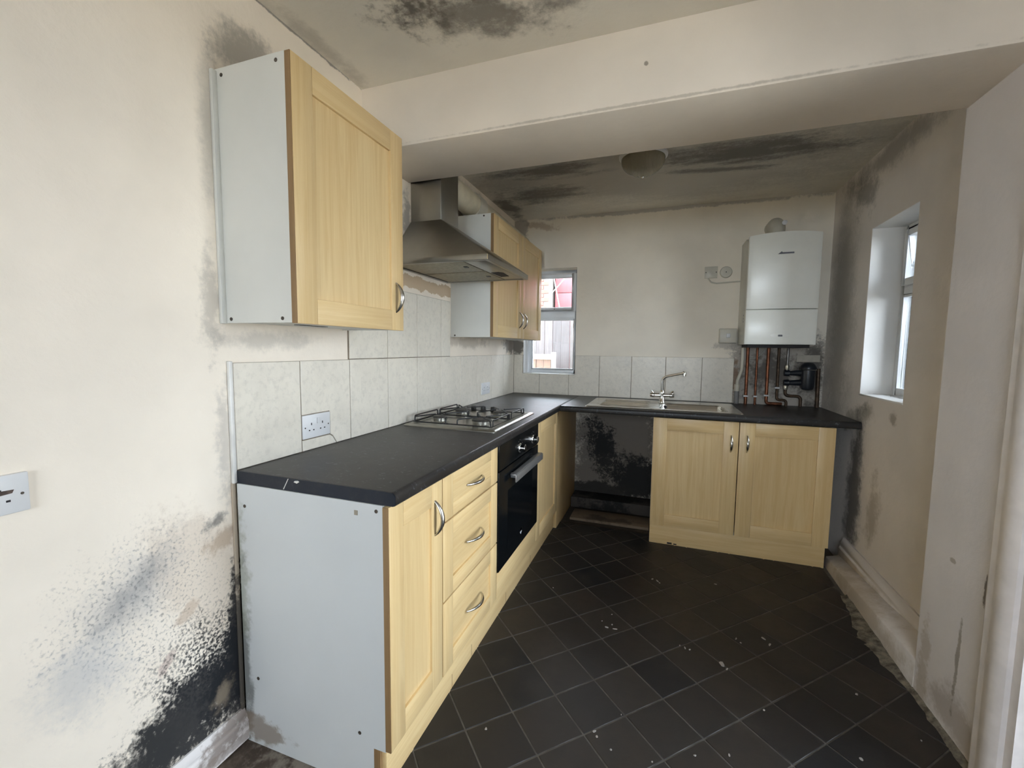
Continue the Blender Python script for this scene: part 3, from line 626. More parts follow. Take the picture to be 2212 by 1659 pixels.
# worktops
def nose(x0, x1, zt, zb, r):
    p = [(x0, zb), (x0, zt)]
    for i in range(7): t = PI/2*(1-i/6); p.append((x1-r+math.cos(t)*r, zt-r+math.sin(t)*r))
    for i in range(4): t = -PI/2*i/3; p.append((x1-0.008+math.cos(t)*0.008, zb+0.008+math.sin(t)*0.008))
    return p
t = thing('worktop', 'long black slate-effect laminate worktop carrying the gas hob', 'worktop', (0.3, 1.35, 0.87), 'kitchen worktops')
MB().prism(nose(-0.0, 0.605, WT, 0.870, 0.016), 'y', 0.003, YB-0.002).build('slab', TOPM, t, smooth=True)
MB().prism(nose(0.001, 0.604, WT-0.0005, 0.8705, 0.016), 'y', 0.0, 0.003).build('end_strip', TOPEDGE, t)
MB().prism([(0.203, 0.873), (0.206, 0.873), (0.226, 0.908), (0.2235, 0.908)], 'y', -0.0006, 0.001).build('crack', CARC, t)
MB().prism([(0.246, 0.900), (0.258, 0.897), (0.268, 0.903), (0.262, 0.906), (0.25, 0.904)], 'y', -0.0006, 0.001).build('chip', CARC, t)
SX0, SX1, SY0, SY1 = 0.80, 1.745, 2.062, 2.560
t = thing('worktop', 'black laminate worktop cut out around the steel sink', 'worktop', (1.5, 2.35, 0.87), 'kitchen worktops')
YF, XE = 1.985, 2.366
mb = MB().prism([(2*0.0+YF+(SY0-YF)-(x), z) for x, z in nose(0.0, SY0-YF, WT, 0.870, 0.016)], 'x', 0.607, XE)
mb.box(0.607, SX0, SY0, SY1, 0.870, WT).box(SX1, XE, SY0, SY1, 0.870, WT).box(0.607, XE, SY1, YB-0.002, 0.870, WT)
mb.build('slab', TOPM, t, smooth=True)
box('joint_strip', SEAL, t, 0.6035, 0.6085, YF+0.004, YB-0.01, 0.872, WT+0.0015, 0.0008)

# sink
s = thing('sink', 'stainless steel single-bowl sink with drainer set in black worktop', 'sink', (1.27, 2.3, WT))
RX0, RX1, RY0, RY1 = 0.775, 1.77, 2.035, 2.585
BX0, BX1, BY0, BY1 = 1.26, 1.70, 2.085, 2.425
def rrect(x0, x1, y0, y1, r, z, n=6):
    out = []
    for cx, cy, a in ((x1-r, y1-r, 0), (x0+r, y1-r, 90), (x0+r, y0+r, 180), (x1-r, y0+r, 270)):
        for i in range(n+1): th = math.radians(a+90*i/n); out.append((cx+r*math.cos(th), cy+r*math.sin(th), z))
    return out
def loft(rings, close=True, flip=False):
    mb = MB(); n = len(rings[0])
    vs = [p for r in rings for p in r]; fs = [(i*n+j, i*n+(j+1) % n, (i+1)*n+(j+1) % n, (i+1)*n+j) for i in range(len(rings)-1) for j in range(n)]
    if close: fs.append(tuple((len(rings)-1)*n+j for j in range(n)))
    return mb.add(vs, fs)
zt = WT+0.0045
bowl = loft([rrect(BX0, BX1, BY0, BY1, 0.06, zt), rrect(BX0+.006, BX1-.006, BY0+.006, BY1-.006, 0.055, zt-0.006), rrect(BX0+.016, BX1-.016, BY0+.016, BY1-.016, 0.05, 0.80), rrect(BX0+.035, BX1-.035, BY0+.035, BY1-.035, 0.04, 0.765), rrect(BX0+.16, BX1-.16, BY0+.12, BY1-.12, 0.03, 0.76)])
bowl.build('bowl', SINKM, s, smooth=True)
bm_ = MB()   # deck with bowl hole: outer ring joined to the bowl rim
outer = rrect(RX0, RX1, RY0, RY1, 0.02, zt); inner = rrect(BX0, BX1, BY0, BY1, 0.06, zt)
n = len(outer); bm_.add(outer+inner, [(i, (i+1) % n, n+(i+1) % n, n+i) for i in range(n)])
lip = rrect(RX0-.004, RX1+.004, RY0-.004, RY1+.004, 0.022, WT+0.0002); bm_.add(outer+lip, [(i, n+i, n+(i+1) % n, (i+1) % n) for i in range(n)])
bm_.build('deck', SINKM, s, smooth=True)
dr_ = MB()
for i in range(9):
    yy = 2.13+0.042*i; dr_.tube([(0.86, yy, zt-0.0008), (0.89, yy, zt+0.0012), (1.16, yy, zt+0.0012), (1.20, yy, zt-0.0008)], [0.002, 0.004, 0.004, 0.002], 8)
dr_.build('drainer_ribs', SINKM, s, smooth=True)
MB().lathe([(0.016, 0), (0.016, 0.002), (0.011, 0.003)], (1.305, BY1-0.0110, 0.888), (0, -1, 0), 20).build('overflow_ring', CHROME, s)
MB().cyl((1.305, BY1-0.0110, 0.888), (1.305, BY1-0.0150, 0.888), 0.0105).build('overflow_hole', HOLE, s)
MB().lathe([(0.04, 0), (0.04, 0.003), (0.03, 0.002), (0.02, 0.0025)], (1.47, 2.25, 0.7605), n=24).build('waste', CHROME, s)
# mixer tap
t = thing('mixer_tap', 'chrome swan-neck mixer tap with two lever handles behind the sink', 'tap', (1.28, 2.50, zt))
TY = 2.478
MB().lathe([(0.026, 0), (0.026, 0.006), (0.020, 0.014), (0.018, 0.06), (0.020, 0.068), (0.016, 0.085), (0.013, 0.092)], (1.280, TY, zt-0.0005)).build('body', CHROME, t, smooth=True)
MB().cyl((1.205, TY, 0.968), (1.355, TY, 0.968), 0.015, n=20).build('cross_bar', CHROME, t, smooth=True)
for x, sg in ((1.205, -1), (1.355, 1)):
    hd = MB().cyl((x-sg*0.022, TY, 0.968), (x+sg*0.012, TY, 0.968), 0.019, 0.017, 18).build('tap_handle', CHROME, t, 0.002)
    MB().tube([(x-sg*0.01, TY, 0.984), (x+sg*0.004, TY-0.005, 1.003)], [0.007, 0.005], 8).build('lever', CHROME, hd, smooth=True)
path = arc_path([(1.280, TY, 0.985), (1.276, TY, 1.105), (1.425, TY-0.03, 1.142)], 0.055, 10)
MB().tube(path, [0.0115 - 0.002*i/len(path) for i in range(len(path))], 14).build('spout', CHROME, t, smooth=True)
MB().tube([(1.418, TY-0.029, 1.150), (1.430, TY-0.031, 1.143), (1.430, TY-0.031, 1.118)], [0.010, 0.013, 0.012], 14).build('nozzle', CHROME, t, smooth=True)

# gas hob
hb = thing('gas_hob', 'stainless steel four-burner gas hob with black pan supports', 'hob', (0.29, 1.21, WT))
HX0, HX1, HY0, HY1 = 0.040, 0.545, 0.888, 1.548
loft([rrect(HX0, HX1, HY0, HY1, 0.012, WT), rrect(HX0, HX1, HY0, HY1, 0.012, WT+0.004), rrect(HX0+.008, HX1-.008, HY0+.008, HY1-.008, 0.012, WT+0.010), rrect(HX0+.035, HX1-.035, HY0+.035, HY1-.035, 0.02, WT+0.009), rrect(HX0+.05, HX1-.05, HY0+.05, HY1-.05, 0.02, WT+0.006)]).build('base_plate', STEEL, hb, smooth=True)
zb_ = WT+0.005
BUR = [(0.165, 1.055, 0.040), (0.410, 1.045, 0.052), (0.165, 1.335, 0.048), (0.400, 1.335, 0.040)]
for x, y, r in BUR:
    b = MB().lathe([(r+.012, 0), (r+.010, 0.004), (r*0.9, 0.006), (r*0.9, 0.016), (r, 0.018), (r, 0.022)], (x, y, zb_), n=30).build('burner', STEEL, hb, smooth=True)
    MB().lathe([(r*0.98, 0), (r, 0.004), (r*0.9, 0.009), (0.004, 0.011)], (x, y, zb_+0.022), n=30).build('burner_cap', BURN, b, smooth=True)
for (ya, yb2, bs) in ((0.945, 1.205, BUR[:2]), (1.215, 1.455, BUR[2:])):
    xa, xb = 0.070, 0.508; g = MB(); zl, zh = WT+0.016, WT+0.046; r = 0.0036
    g.tube([(xa, ya, zl), (xb, ya, zl), (xb, yb2, zl), (xa, yb2, zl), (xa, ya, zl)], r, 8)
    for x in (xa, xb): g.tube(arc_path([(x, ya+0.01, zl), (x, ya+0.012, zh), (x, yb2-0.012, zh), (x, yb2-0.01, zl)], 0.01), r, 8)
    for x, y, rr in bs:
        sx = 1 if x > 0.28 else -1
        for dx, dy in ((1, 1), (1, -1), (-1, 1), (-1, -1)):
            ex = xa if (dx < 0 and sx < 0) else xb if (dx > 0 and sx > 0) else x+dx*0.10
            ey = ya if dy < 0 else yb2
            ex = max(xa, min(xb, x+dx*0.09))
            g.tube(arc_path([(ex, ey, zl), (ex, ey, zh-0.004), (x+dx*0.018, y+dy*0.018, zh)], 0.012), r, 8)
    g.build('pan_support', BLACK, hb, smooth=True)
for x in (0.155, 0.222, 0.289):
    kb = MB().lathe([(0.020, 0), (0.020, 0.004), (0.017, 0.008), (0.016, 0.026), (0.013, 0.029)], (x, 1.505, zb_+0.001), n=22).build('knob', BLACK, hb, smooth=True)

# built-under oven
ov = thing('oven', 'black glass built-under electric oven with grey bar handle', 'oven', (0.3, 1.15, 0.26))
OY0, OY1 = 0.8465, 1.4585
box('body', BLACK, ov, 0.06, BK-0.002, OY0+0.005, OY1-0.005, 0.262, 0.855)
OF = BX+0.006
cp = mbx(MB(), Mx, 0.830, 1.4765, BK+0.001, OF, 0.744, 0.866).build('control_panel', BGLASS, ov, 0.002)
dr_ = mbx(MB(), Mx, 0.830, 1.4765, BK+0.001, OF, 0.260, 0.738).build('door', BGLASS, ov, 0.002)
mbx(MB(), Mx, 0.95, 1.36, OF-0.001, OF+0.0006, 0.33, 0.62).build('door_window', plain('oven_window', (0.004, 0.005, 0.006), 0.14, spec=0.2), dr_)
for y in (1.13, 1.365):
    kb = MB().lathe([(0.026, 0), (0.025, 0.004), (0.020, 0.008), (0.019, 0.030), (0.016, 0.033)], (OF-0.001, y, 0.792), (1, 0, 0), 26).build('knob', CHROME, cp, smooth=True)
    for a in range(5):
        th = math.radians(30+a*30); mbx(MB(), Mx, y+0.042*math.cos(th)-0.003, y+0.042*math.cos(th)+0.003, OF-0.001, OF+0.0004, 0.792+0.042*math.sin(th)-0.001, 0.792+0.042*math.sin(th)+0.001).build('dial_mark', OVENGREY, cp)
hd = MB().box(OF+0.036, OF+0.044, 0.95, 1.43, 0.664, 0.700).box(OF+0.012, OF+0.040, 0.95, 1.43, 0.695, 0.702).build('handle', OVENGREY, dr_, 0.0015)
for y in (1.00, 1.38): box('handle_post', OVENGREY, dr_, OF-0.001, OF+0.040, y-0.008, y+0.008, 0.672, 0.694)
MB().prism([(1.150, 0.348), (1.178, 0.346), (1.178, 0.325), (1.164, 0.312), (1.152, 0.322)], 'x', OF-0.001, OF+0.0006).build('badge', plain('badge_grey', (0.55, 0.57, 0.6), 0.4), dr_)

# cooker hood
hd = thing('cooker_hood', 'stainless steel pyramid cooker hood with square chimney above the hob', 'hood', (0.2, 1.14, 1.71))
HY0, HY1, HX, HZ = 0.835, 1.442, 0.525, 1.706
mb = MB()
ring0 = [(0, HY0, HZ), (HX, HY0, HZ), (HX, HY1, HZ), (0, HY1, HZ)]; up = lambda R, z: [(a, b, z) for a, b, _ in R]
top = [(0, 1.038, 1.965), (0.182, 1.038, 1.965), (0.182, 1.242, 1.965), (0, 1.242, 1.965)]
vs = ring0+up(ring0, HZ+0.026)+top
mb.add(vs, [(0,1,5,4),(1,2,6,5),(2,3,7,6),(3,0,4,7),(4,5,9,8),(5,6,10,9),(6,7,11,10),(7,4,8,11)])
# underside recessed 12 mm behind a rim
rin = [(0.02, HY0+0.02, HZ), (HX-0.02, HY0+0.02, HZ), (HX-0.02, HY1-0.02, HZ), (0.02, HY1-0.02, HZ)]
mb.add(ring0+rin+up(rin, HZ+0.010), [(0,4,5,1),(1,5,6,2),(2,6,7,3),(3,7,4,0),(4,8,9,5),(5,9,10,6),(6,10,11,7),(7,11,8,4),(8,11,10,9)])
mb.build('canopy', STEEL, hd, 0.0015, 1)
box('chimney', STEEL, hd, 0.0, 0.178, 1.042, 1.238, 1.960, 2.33, 0.002)
for a, b in ((0.86, 1.125), (1.15, 1.415)):
    fl = box('grease_filter', FILTER, hd, 0.03, 0.385, a, b, HZ+0.003, HZ+0.011, 0.002)
    box('filter_catch', BLACK, fl, 0.335, 0.355, (a+b)/2-0.012, (a+b)/2+0.012, HZ+0.0005, HZ+0.0035)
lp = box('lamp_panel', STEEL, hd, 0.395, 0.500, 0.875, 1.405, HZ+0.002, HZ+0.011, 0.002)
MB().prism([(0.405, 1.17), (0.45, 1.16), (0.468, 1.19), (0.46, 1.30), (0.41, 1.31)], 'z', HZ+0.0008, HZ+0.0025).build('lamp_opening', HOLE, lp)
box('corner_strip', CHROME, hd, HX-0.002, HX+0.0008, HY0-0.0006, HY0+0.002, HZ+0.002, HZ+0.024)
# vent duct over the far cabinet
dc = MB().tube([(0.085, 1.2375, 2.225), (0.085, 2.66, 2.205)], 0.072, 24).build('vent_duct', plain('cream_duct', (0.66, 0.60, 0.46), 0.5, var=0.08), None, smooth=True)
tag(dc, 'cream round extractor duct running from the hood chimney along the wall', 'duct')
MB().tube([(0.085, 1.60, 2.220), (0.085, 1.70, 2.2185)], 0.080, 24).build('collar', CREAMP, dc, 0.002)

# ------------------------------------------------------------------ electrics
def socket(label, y0, y1, z0, z1, x, group, mat=WHITEP, burnt=False):
    s = thing('double_socket', label, 'socket', (x, (y0+y1)/2, z0), group)
    p = box('face_plate', mat, s, x-0.002, x+0.009, y0, y1, z0, z1, 0.003); w, h = y1-y0, z1-z0; xf = x+0.009
    for f in (0.30, 0.70):
        cy = y0+w*f
        for dy, dz, a, b in ((0, 0.10, 0.0022, 0.0045), (-0.011, -0.16, 0.0034, 0.0022), (0.011, -0.16, 0.0034, 0.0022)):
            box('pin_hole', HOLE, p, xf-0.002, xf+0.0004, cy+dy*w/0.146-a, cy+dy*w/0.146+a, z0+h*(0.5+dz)-b, z0+h*(0.5+dz)+b)
    for f in (0.45, 0.55):
        box('switch', WHITEP, p, xf-0.002, xf+0.003, y0+w*f-0.006, y0+w*f+0.006, z0+h*0.58, z0+h*0.83, 0.0015)
    for f in (0.08, 0.92): MB().cyl((xf-0.002, y0+w*f, z0+h*0.47), (xf+0.0005, y0+w*f, z0+h*0.47), 0.003, n=10).build('screw', SCREW, p)
    return s, p
socket('white double socket on cream tiles near the free end of worktop', 0.2715, 0.4135, 0.9555, 1.047, 0.003, 'double sockets')
socket('white double socket on tiles past the hob near the back corner', 1.955, 2.112, 0.962, 1.049, 0.008, 'double sockets')
s, p = socket('scorched white double socket low on the mouldy painted wall', -0.622, -0.473, 0.952, 1.036, 0.0, 'double sockets')
MB().prism([(-0.60, 0.990), (-0.545, 0.993), (-0.500, 0.996), (-0.497, 1.003), (-0.53, 1.005), (-0.60, 1.000)], 'x', 0.008, 0.0096).build('scorch_mark', plain('scorch', (0.10, 0.07, 0.055), 0.8, var=0.4, sc=60), p)

# boiler
b = thing('boiler', 'white wall-hung combi boiler with grey arrow logo in the corner', 'boiler', (2.01, 2.5, 1.357))
x0, x1, zb, zt = 1.803, 2.222, 1.356, 2.096
MB().prism([(YB-0.001, zb), (2.405, zb), (2.405, zt-0.11), (2.46, zt-0.03), (2.52, zt), (YB-0.001, zt)], 'x', x0, x1).build('casing', BOILERS, b, 0.004)
def bowed(za, zb2, top_curve):
    mb = MB(); N = 16; pr = []
    for i in range(N+1):
        u = i/N; x = x0-0.002+(x1-x0+0.004)*u; bow = 0.022*(1-(2*u-1)**2); pr.append((x, 2.378-bow, top_curve*(1-(2*u-1)**2)))
    vs = []
    for x, y, tc in pr: vs += [(x, y, za), (x, y, zb2+tc), (x, 2.412, zb2+tc), (x, 2.412, za)]
    fs = [(i*4+j, i*4+(j+1) % 4, (i+1)*4+(j+1) % 4, (i+1)*4+j) for i in range(N) for j in range(4)] + [(0,1,2,3), (N*4+3, N*4+2, N*4+1, N*4)]
    return mb.add(vs, fs)
fp = bowed(1.594, zt-0.012, 0.014).build('front_panel', BOILERW, b, 0.003)
lp = bowed(zb, 1.588, 0.0).build('lower_flap', BOILERW, b, 0.003)
MB().prism([(1.969, 1.951), (2.062, 1.953), (2.062, 1.9615), (1.996, 1.9615), (1.990, 1.968)], 'y', 2.350, 2.362).build('logo', LOGOG, fp)
MB().lathe([(0.085, 0), (0.083, 0.004), (0.04, 0.009)], (2.01, 2.362, 1.415), (0, -1, 0), 30).build('flap_dish', BOILERW, lp, smooth=True)
for v in bpy.data.objects['flap_dish'].data.vertices: v.co.z = 1.417+(v.co.z-1.415)*0.30; v.co.x = 2.012+(v.co.x-2.01)*0.72
MB().tube([(1.998, 2.349, 1.415), (2.022, 2.349, 1.415)], 0.006, 12).build('button', LOGOG, lp, 0.002)
for i in range(3): MB().lathe([(0.006, 0), (0.006, 0.001)], (x0, 2.47, 1.56-0.022*i), (-1, 0, 0), 12).build('side_vent', LOGOG, b)
fl = MB().tube(arc_path([(1.995, 2.56, 2.085), (1.995, 2.56, 2.20), (1.995, YB+0.03, 2.20)], 0.07, 8), 0.052, 22).build('flue_elbow', CREAMP, b, smooth=True)
MB().lathe([(0.058, 0), (0.058, 0.03), (0.05, 0.034)], (1.995, 2.56, 2.09)).build('flue_collar', CREAMP, fl, 0.002)
MB().lathe([(0.016, 0), (0.016, 0.012), (0.010, 0.016)], (2.030, 2.513, 2.192), (0, -1, 0), 16).build('test_cap', WHITEP, fl, smooth=True)
box('underside_tray', HOLE, b, 1.83, 2.20, 2.42, 2.66, 1.335, 1.357)

# pipes under the boiler, each standing on the worktop
def pipe(name, label, pts, r, mat, clip_z=None, fil=0.022, extra=None):
    o = MB().tube(arc_path(pts, fil), r, 12).build(name, mat, None, smooth=True); tag(o, label, 'pipe', 'pipes under the boiler')
    if clip_z:
        x = pts[0][0]; box('pipe_clip', WHITEP, o, x-r-0.006, x+r+0.006, YB-0.055, YB, clip_z-0.006, clip_z+0.006, 0.002)
    return o
PY = YB-0.040
pipe('copper_pipe', 'bright copper pipe beside the white waste pipe under the boiler', [(1.874, PY, 1.345), (1.876, PY, 0.905)], 0.011, COPPER, 0.972)
pipe('copper_pipe', 'slimmer copper pipe between two thicker copper pipes under the boiler', [(1.937, PY, 1.345), (1.939, PY, 0.905)], 0.0075, COPPER, 0.972)
pipe('copper_pipe', 'reddish copper pipe with foot bend along the worktop under the boiler', [(2.010, PY, 1.345), (2.012, PY, 0.923), (2.115, PY, 0.923)], 0.011, COPPER, 0.982)
pipe('dark_pipe', 'dark tarnished pipe with double bend near the worktop under the boiler', [(2.077, PY, 1.345), (2.080, PY, 0.952), (2.142, PY, 0.952), (2.142, PY, 0.905)], 0.0095, DARKCOP, 1.042)
p = pipe('return_pipe', 'dark pipe bending twice below the black magnetic filter', [(2.132, PY, 1.075), (2.132, PY, 0.985), (2.232, PY, 0.985), (2.232, PY, 0.905)], 0.0105, DARKCOP, fil=0.03)
MB().cyl((2.132, PY, 1.030), (2.132, PY, 1.062), 0.0155, n=6).build('nut', BRASS, p, 0.002)
p = pipe('feed_pipe', 'grey pipe from the boiler down into the filter top valve', [(2.136, PY, 1.345), (2.134, PY, 1.150)], 0.0085, plain('grey_pipe', (0.22, 0.21, 0.2), 0.4, 0.7))
MB().cyl((2.134, PY, 1.178), (2.134, PY, 1.212), 0.0155, n=6).build('nut', BRASS, p, 0.002)
p = pipe('waste_pipe', 'white plastic condensate pipe with offset and socket under the boiler', [(1.842, YB-0.035, 1.345), (1.840, YB-0.035, 1.170), (1.816, YB-0.035, 1.085), (1.814, YB-0.035, 0.985)], 0.0125, CREAMP, fil=0.03)
MB().cyl((1.814, YB-0.035, 1.005), (1.814, YB-0.035, 1.058), 0.019, n=18).build('socket_joint', CREAMP, p, 0.002)
MB().cyl((1.814, YB-0.035, 0.905), (1.814, YB-0.035, 1.006), 0.017, n=18).build('lower_pipe', plain('grey_waste', (0.25, 0.24, 0.23), 0.5), p, 0.001)
pipe('drain_pipe', 'short dark pipe stub beside the filter near the right wall', [(2.330, PY, 1.19), (2.335, PY, 0.905)], 0.013, DARKCOP)
f = thing('magnetic_filter', 'black cylindrical magnetic heating filter beside the pipes', 'filter', (2.255, PY, 1.03), 'pipes under the boiler')
FX, FY = 2.258, YB-0.075
MB().lathe([(0.020, 0), (0.036, 0.008), (0.041, 0.025), (0.044, 0.148), (0.044, 0.150)], (FX, FY, 1.035), n=26).build('canister', FILTB, f, smooth=True)
MB().lathe([(0.050, 0), (0.052, 0.010), (0.046, 0.028), (0.030, 0.046), (0.006, 0.052)], (FX, FY, 1.183), n=26).build('cap', FILTB, f, smooth=True)
MB().lathe([(0.0515, 0), (0.0535, 0.002), (0.0515, 0.004)], (FX, FY, 1.179), n=26).build('ring', BRASS, f, smooth=True)
for z in (1.152, 1.082):
    MB().tube([(2.118, PY, z), (2.15, PY, z), (2.155, PY, z), (2.225, FY+0.01, z+0.006)], [0.021, 0.024, 0.017, 0.024], 14).build('valve', FILTB, f, smooth=True)
pn = MB().box(2.20, 2.345, YB-0.006, YB+0.001, 1.235, 1.285).build('back_board', plain('bare_board', (0.42, 0.39, 0.33), 0.8, var=0.12), None, 0.001)
tag(pn, 'small pale board fixed to the wall above the black filter', 'board')
cb = MB().tube(arc_path([(1.885, YB-0.02, 1.262), (1.93, YB-0.025, 1.255), (1.96, YB-0.022, 1.28), (2.00, YB-0.03, 1.345)], 0.04), 0.003, 8).build('cable', plain('grey_cable', (0.4, 0.38, 0.34), 0.5), None, smooth=True)
tag(cb, 'thin grey cable looping between copper pipes up into the boiler', 'cable')
# wall plates left of the boiler
s = thing('blank_plate', 'small square aged wall plate with two screws beside the round junction box', 'wall plate', (1.6, YB, 1.86))
p = box('plate', CREAMP, s, 1.553, 1.643, YB-0.012, YB+0.002, 1.862, 1.950, 0.003)
for x in (1.562, 1.634): MB().cyl((x, YB-0.0115, 1.906), (x, YB-0.0128, 1.906), 0.004, n=10).build('screw', SCREW, p)
j = MB().lathe([(0.043, 0), (0.043, 0.010), (0.038, 0.017), (0.004, 0.018)], (1.702, YB, 1.903), (0, -1, 0), 28).build('junction_box', CREAMP, None, smooth=True)
tag(j, 'round aged junction box on the wall left of the boiler', 'junction box')
MB().cyl((1.702, YB-0.017, 1.903), (1.702, YB-0.0195, 1.903), 0.004, n=10).build('screw', SCREW, j)
cb = MB().tube(arc_path([(1.578, YB-0.005, 1.864), (1.600, YB-0.005, 1.832), (1.640, YB-0.005, 1.822), (1.805, YB-0.006, 1.832)], 0.03), 0.0055, 8).build('cable', CREAMP, None, smooth=True)
tag(cb, 'cream cable running from the square wall plate into the boiler side', 'cable')
s = thing('fused_switch', 'white surface-mounted fused switch box below left of the boiler', 'switch', (1.73, YB, 1.37))
bx_ = box('back_box', CREAMP, s, 1.674, 1.794, YB-0.042, YB+0.002, 1.368, 1.478, 0.004)
fc = box('face_plate', CREAMP, s, 1.677, 1.791, YB-0.050, YB-0.041, 1.371, 1.475, 0.004)
box('rocker', WHITEP, fc, 1.722, 1.748, YB-0.054, YB-0.049, 1.408, 1.44, 0.002)

# ceiling lamp
l = thing('ceiling_light', 'amber glass dome ceiling light behind the plaster beam', 'lamp', (1.128, 1.70, ZC))
MB().lathe([(0.135, 0), (0.135, -0.012), (0.125, -0.022)], (1.128, 1.70, ZC+0.001), n=36).build('base', WHITEP, l, smooth=True)
pr = [(0.122, -0.020)] + [(0.122*math.cos(t), -0.028-0.085*math.sin(t)) for t in [PI/2*i/12 for i in range(12)]] + [(0.004, -0.1135)]
MB().lathe(pr, (1.128, 1.70, ZC), n=40).build('glass_dome', LAMPG, l, smooth=True)
MB().lathe([(0.003, 0), (0.007, -0.003), (0.008, -0.009), (0.004, -0.014)], (1.128, 1.70, ZC-0.112), n=14).build('finial', CHROME, l, smooth=True)

# mouldy boxing and board in the appliance space
o = box('pipe_boxing', painted('black_mould_boxing', (0.05, 0.042, 0.036), 'xy', [dict(c=(0.9, 2.6), r=(0.4, 0.15), col=(0.006, 0.006, 0.006), amp=0.9, ns=9, k=0.9)], bump=0.3), None, 0.59, 1.232, 2.52, YB-0.001, -0.009, 0.078, 0.004)
tag(o, 'black mouldy pipe boxing along the wall in the empty appliance space', 'boxing')
o = box('floor_board', painted('dusty_board', (0.17, 0.125, 0.085), 'xy', [dict(c=(0.9, 2.3), r=(0.4, 0.1), col=(0.04, 0.03, 0.022), amp=1.0, ns=8, k=0.8, e=(0.3, 0.9))], bump=0.3), None, 0.64, 1.225, 2.24, 2.44, -0.009, 0.012, 0.003)
tag(o, 'dusty brown board lying on the floor of the empty appliance space', 'board')

# flakes of paint and plaster on the floor
FLK = plain('paint_flake', (0.36, 0.34, 0.32), 0.7, var=0.12)
def flake(x, y, w, l, a, big=False):
    n = random.randint(6, 9); pts = []
    for i in range(n):
        t = 2*PI*i/n; rr = random.uniform(0.6, 1.15); px, py = math.cos(t)*w*rr, math.sin(t)*l*rr
        pts.append((x+px*math.cos(a)-py*math.sin(a), y+px*math.sin(a)+py*math.cos(a)))
    o = MB().prism(pts, 'z', -0.0002, random.uniform(0.0015, 0.003)).build('paint_flake', FLK, None)
    tag(o, 'small pale flake of plaster lying on the dark floor tiles' if not big else 'largest whitish plaster crumb lying in the middle of the dark floor', 'flake', None if big else 'plaster flakes on the floor tiles')
spots = [(1.077,1.0,.016,.008),(1.10,1.03,.008,.006),(1.05,1.04,.006,.004),(1.115,1.0,.02,.004),(1.09,1.11,.006,.005),(1.297,1.519,.018,.008),(1.27,1.53,.01,.006),(1.31,1.50,.008,.007),
 (1.422,.976,.012,.006),(1.40,.985,.006,.005),(1.44,.972,.008,.006),(1.644,1.124,.014,.005),(1.66,1.10,.006,.005),(1.764,1.168,.02,.008),(1.78,1.13,.022,.007),(1.108,.417,.012,.009),(1.12,.40,.008,.008),
 (1.171,.367,.007,.006),(1.605,1.599,.014,.006),(.758,1.241,.005,.004),(2.032,.928,.012,.008),(2.158,.764,.006,.005),(1.535,.48,.010,.005),(1.936,.613,.012,.010),(.756,.298,.008,.008),(1.58,.90,.012,.005),(1.30,.37,.006,.005),(1.68,.72,.007,.006),(1.43,.44,.008,.005),(1.19,.52,.005,.004)]
for x, y, w, l in spots: flake(x, y, w*0.62, l*0.62, random.uniform(0, 3))
flake(1.564, 0.924, 0.019, 0.009, 2.0, True)
k = NB('plaster_dust'); n1 = k.noise(k.pos(), 30, 5, 0.65)
dustm = k.done(k.mix(k.ramp(n1, 0.3, 0.7), (0.07, 0.062, 0.05), (0.27, 0.24, 0.19)), 0.9, 0, 0.2)
mb = MB(); N = 40
pa = []
for i in range(N+1):
    y = 0.55+1.15*i/N; w = 0.012+0.055*max(0, math.sin(PI*(y-0.95)/0.75))**2*(0.6+0.5*random.random())+0.012*random.random()
    pa += [(2.255, y, 0.014+0.006*random.random()), (2.247-w*0.5, y+0.01*random.random(), 0.005+0.003*random.random()), (2.247-w, y+0.02*random.random(), -0.001)]
mb.add(pa, [(i*3+j, i*3+j+1, i*3+j+4, i*3+j+3) for i in range(N) for j in range(2)])
o = mb.build('plaster_dust', dustm, None, smooth=True); tag(o, 'sandy plaster dust and debris along the foot of the right wall', 'debris', kind='stuff')

# ------------------------------------------------------------------ outdoors
GROUND = plain('paving', (0.46, 0.41, 0.34), 0.9, var=0.2, sc=3)
gd = struct(MB().box(-14, 18, -18, -3.4, -0.25, -0.15).box(-14, 18, 2.96, 18, -0.25, -0.15).box(2.76, 18, -3.4, 2.96, -0.25, -0.15).box(-14, -0.26, -3.4, 2.96, -0.25, -0.15).build('garden_paving', GROUND, None))
def fence(label, boards, ax, a, u0, u1, z1, bw, mats, rails=(), group='garden fences'):
    f = thing('fence', label, 'fence', (a if ax == 'x' else (u0+u1)/2, (u0+u1)/2 if ax == 'x' else a, -0.15), group)
    u = u0; i = 0
    while u < u1-0.01:
        w = min(bw*random.uniform(0.9, 1.08), u1-u); d = random.uniform(-0.008, 0.008); h = z1+random.uniform(-0.02, 0.02); mt = random.choice(mats)
        if ax == 'y': box('board', mt, f, u, u+w-0.004, a+d, a+d+0.02, -0.15, h)
        else: box('board', mt, f, a+d, a+d+0.02, u, u+w-0.004, -0.15, h)
        u += w; i += 1
    for z, t, mt in rails:
        if ax == 'y': box('rail', mt, f, u0, u1, a-0.05, a-0.01, z-t, z+t)
        else: box('rail', mt, f, a-0.05, a-0.01, u0, u1, z-t, z+t)
    return f
GREYW = [wood('weathered_board_%d' % i, 'z', *c2) for i, c2 in enumerate((((0.105, 0.088, 0.084), (0.05, 0.041, 0.04)), ((0.075, 0.062, 0.06), (0.036, 0.03, 0.03)), ((0.095, 0.083, 0.078), (0.05, 0.043, 0.04))))]
BROWNW = [wood('brown_gate_board', 'z', (0.17, 0.095, 0.06), (0.10, 0.055, 0.035))]
PALER = plain('pale_rail', (0.27, 0.27, 0.24), 0.7, var=0.1)
fence('tall weathered grey board fence seen through the back window', 0, 'y', 5.0, -2.4, 2.2, 1.80, 0.115, GREYW)
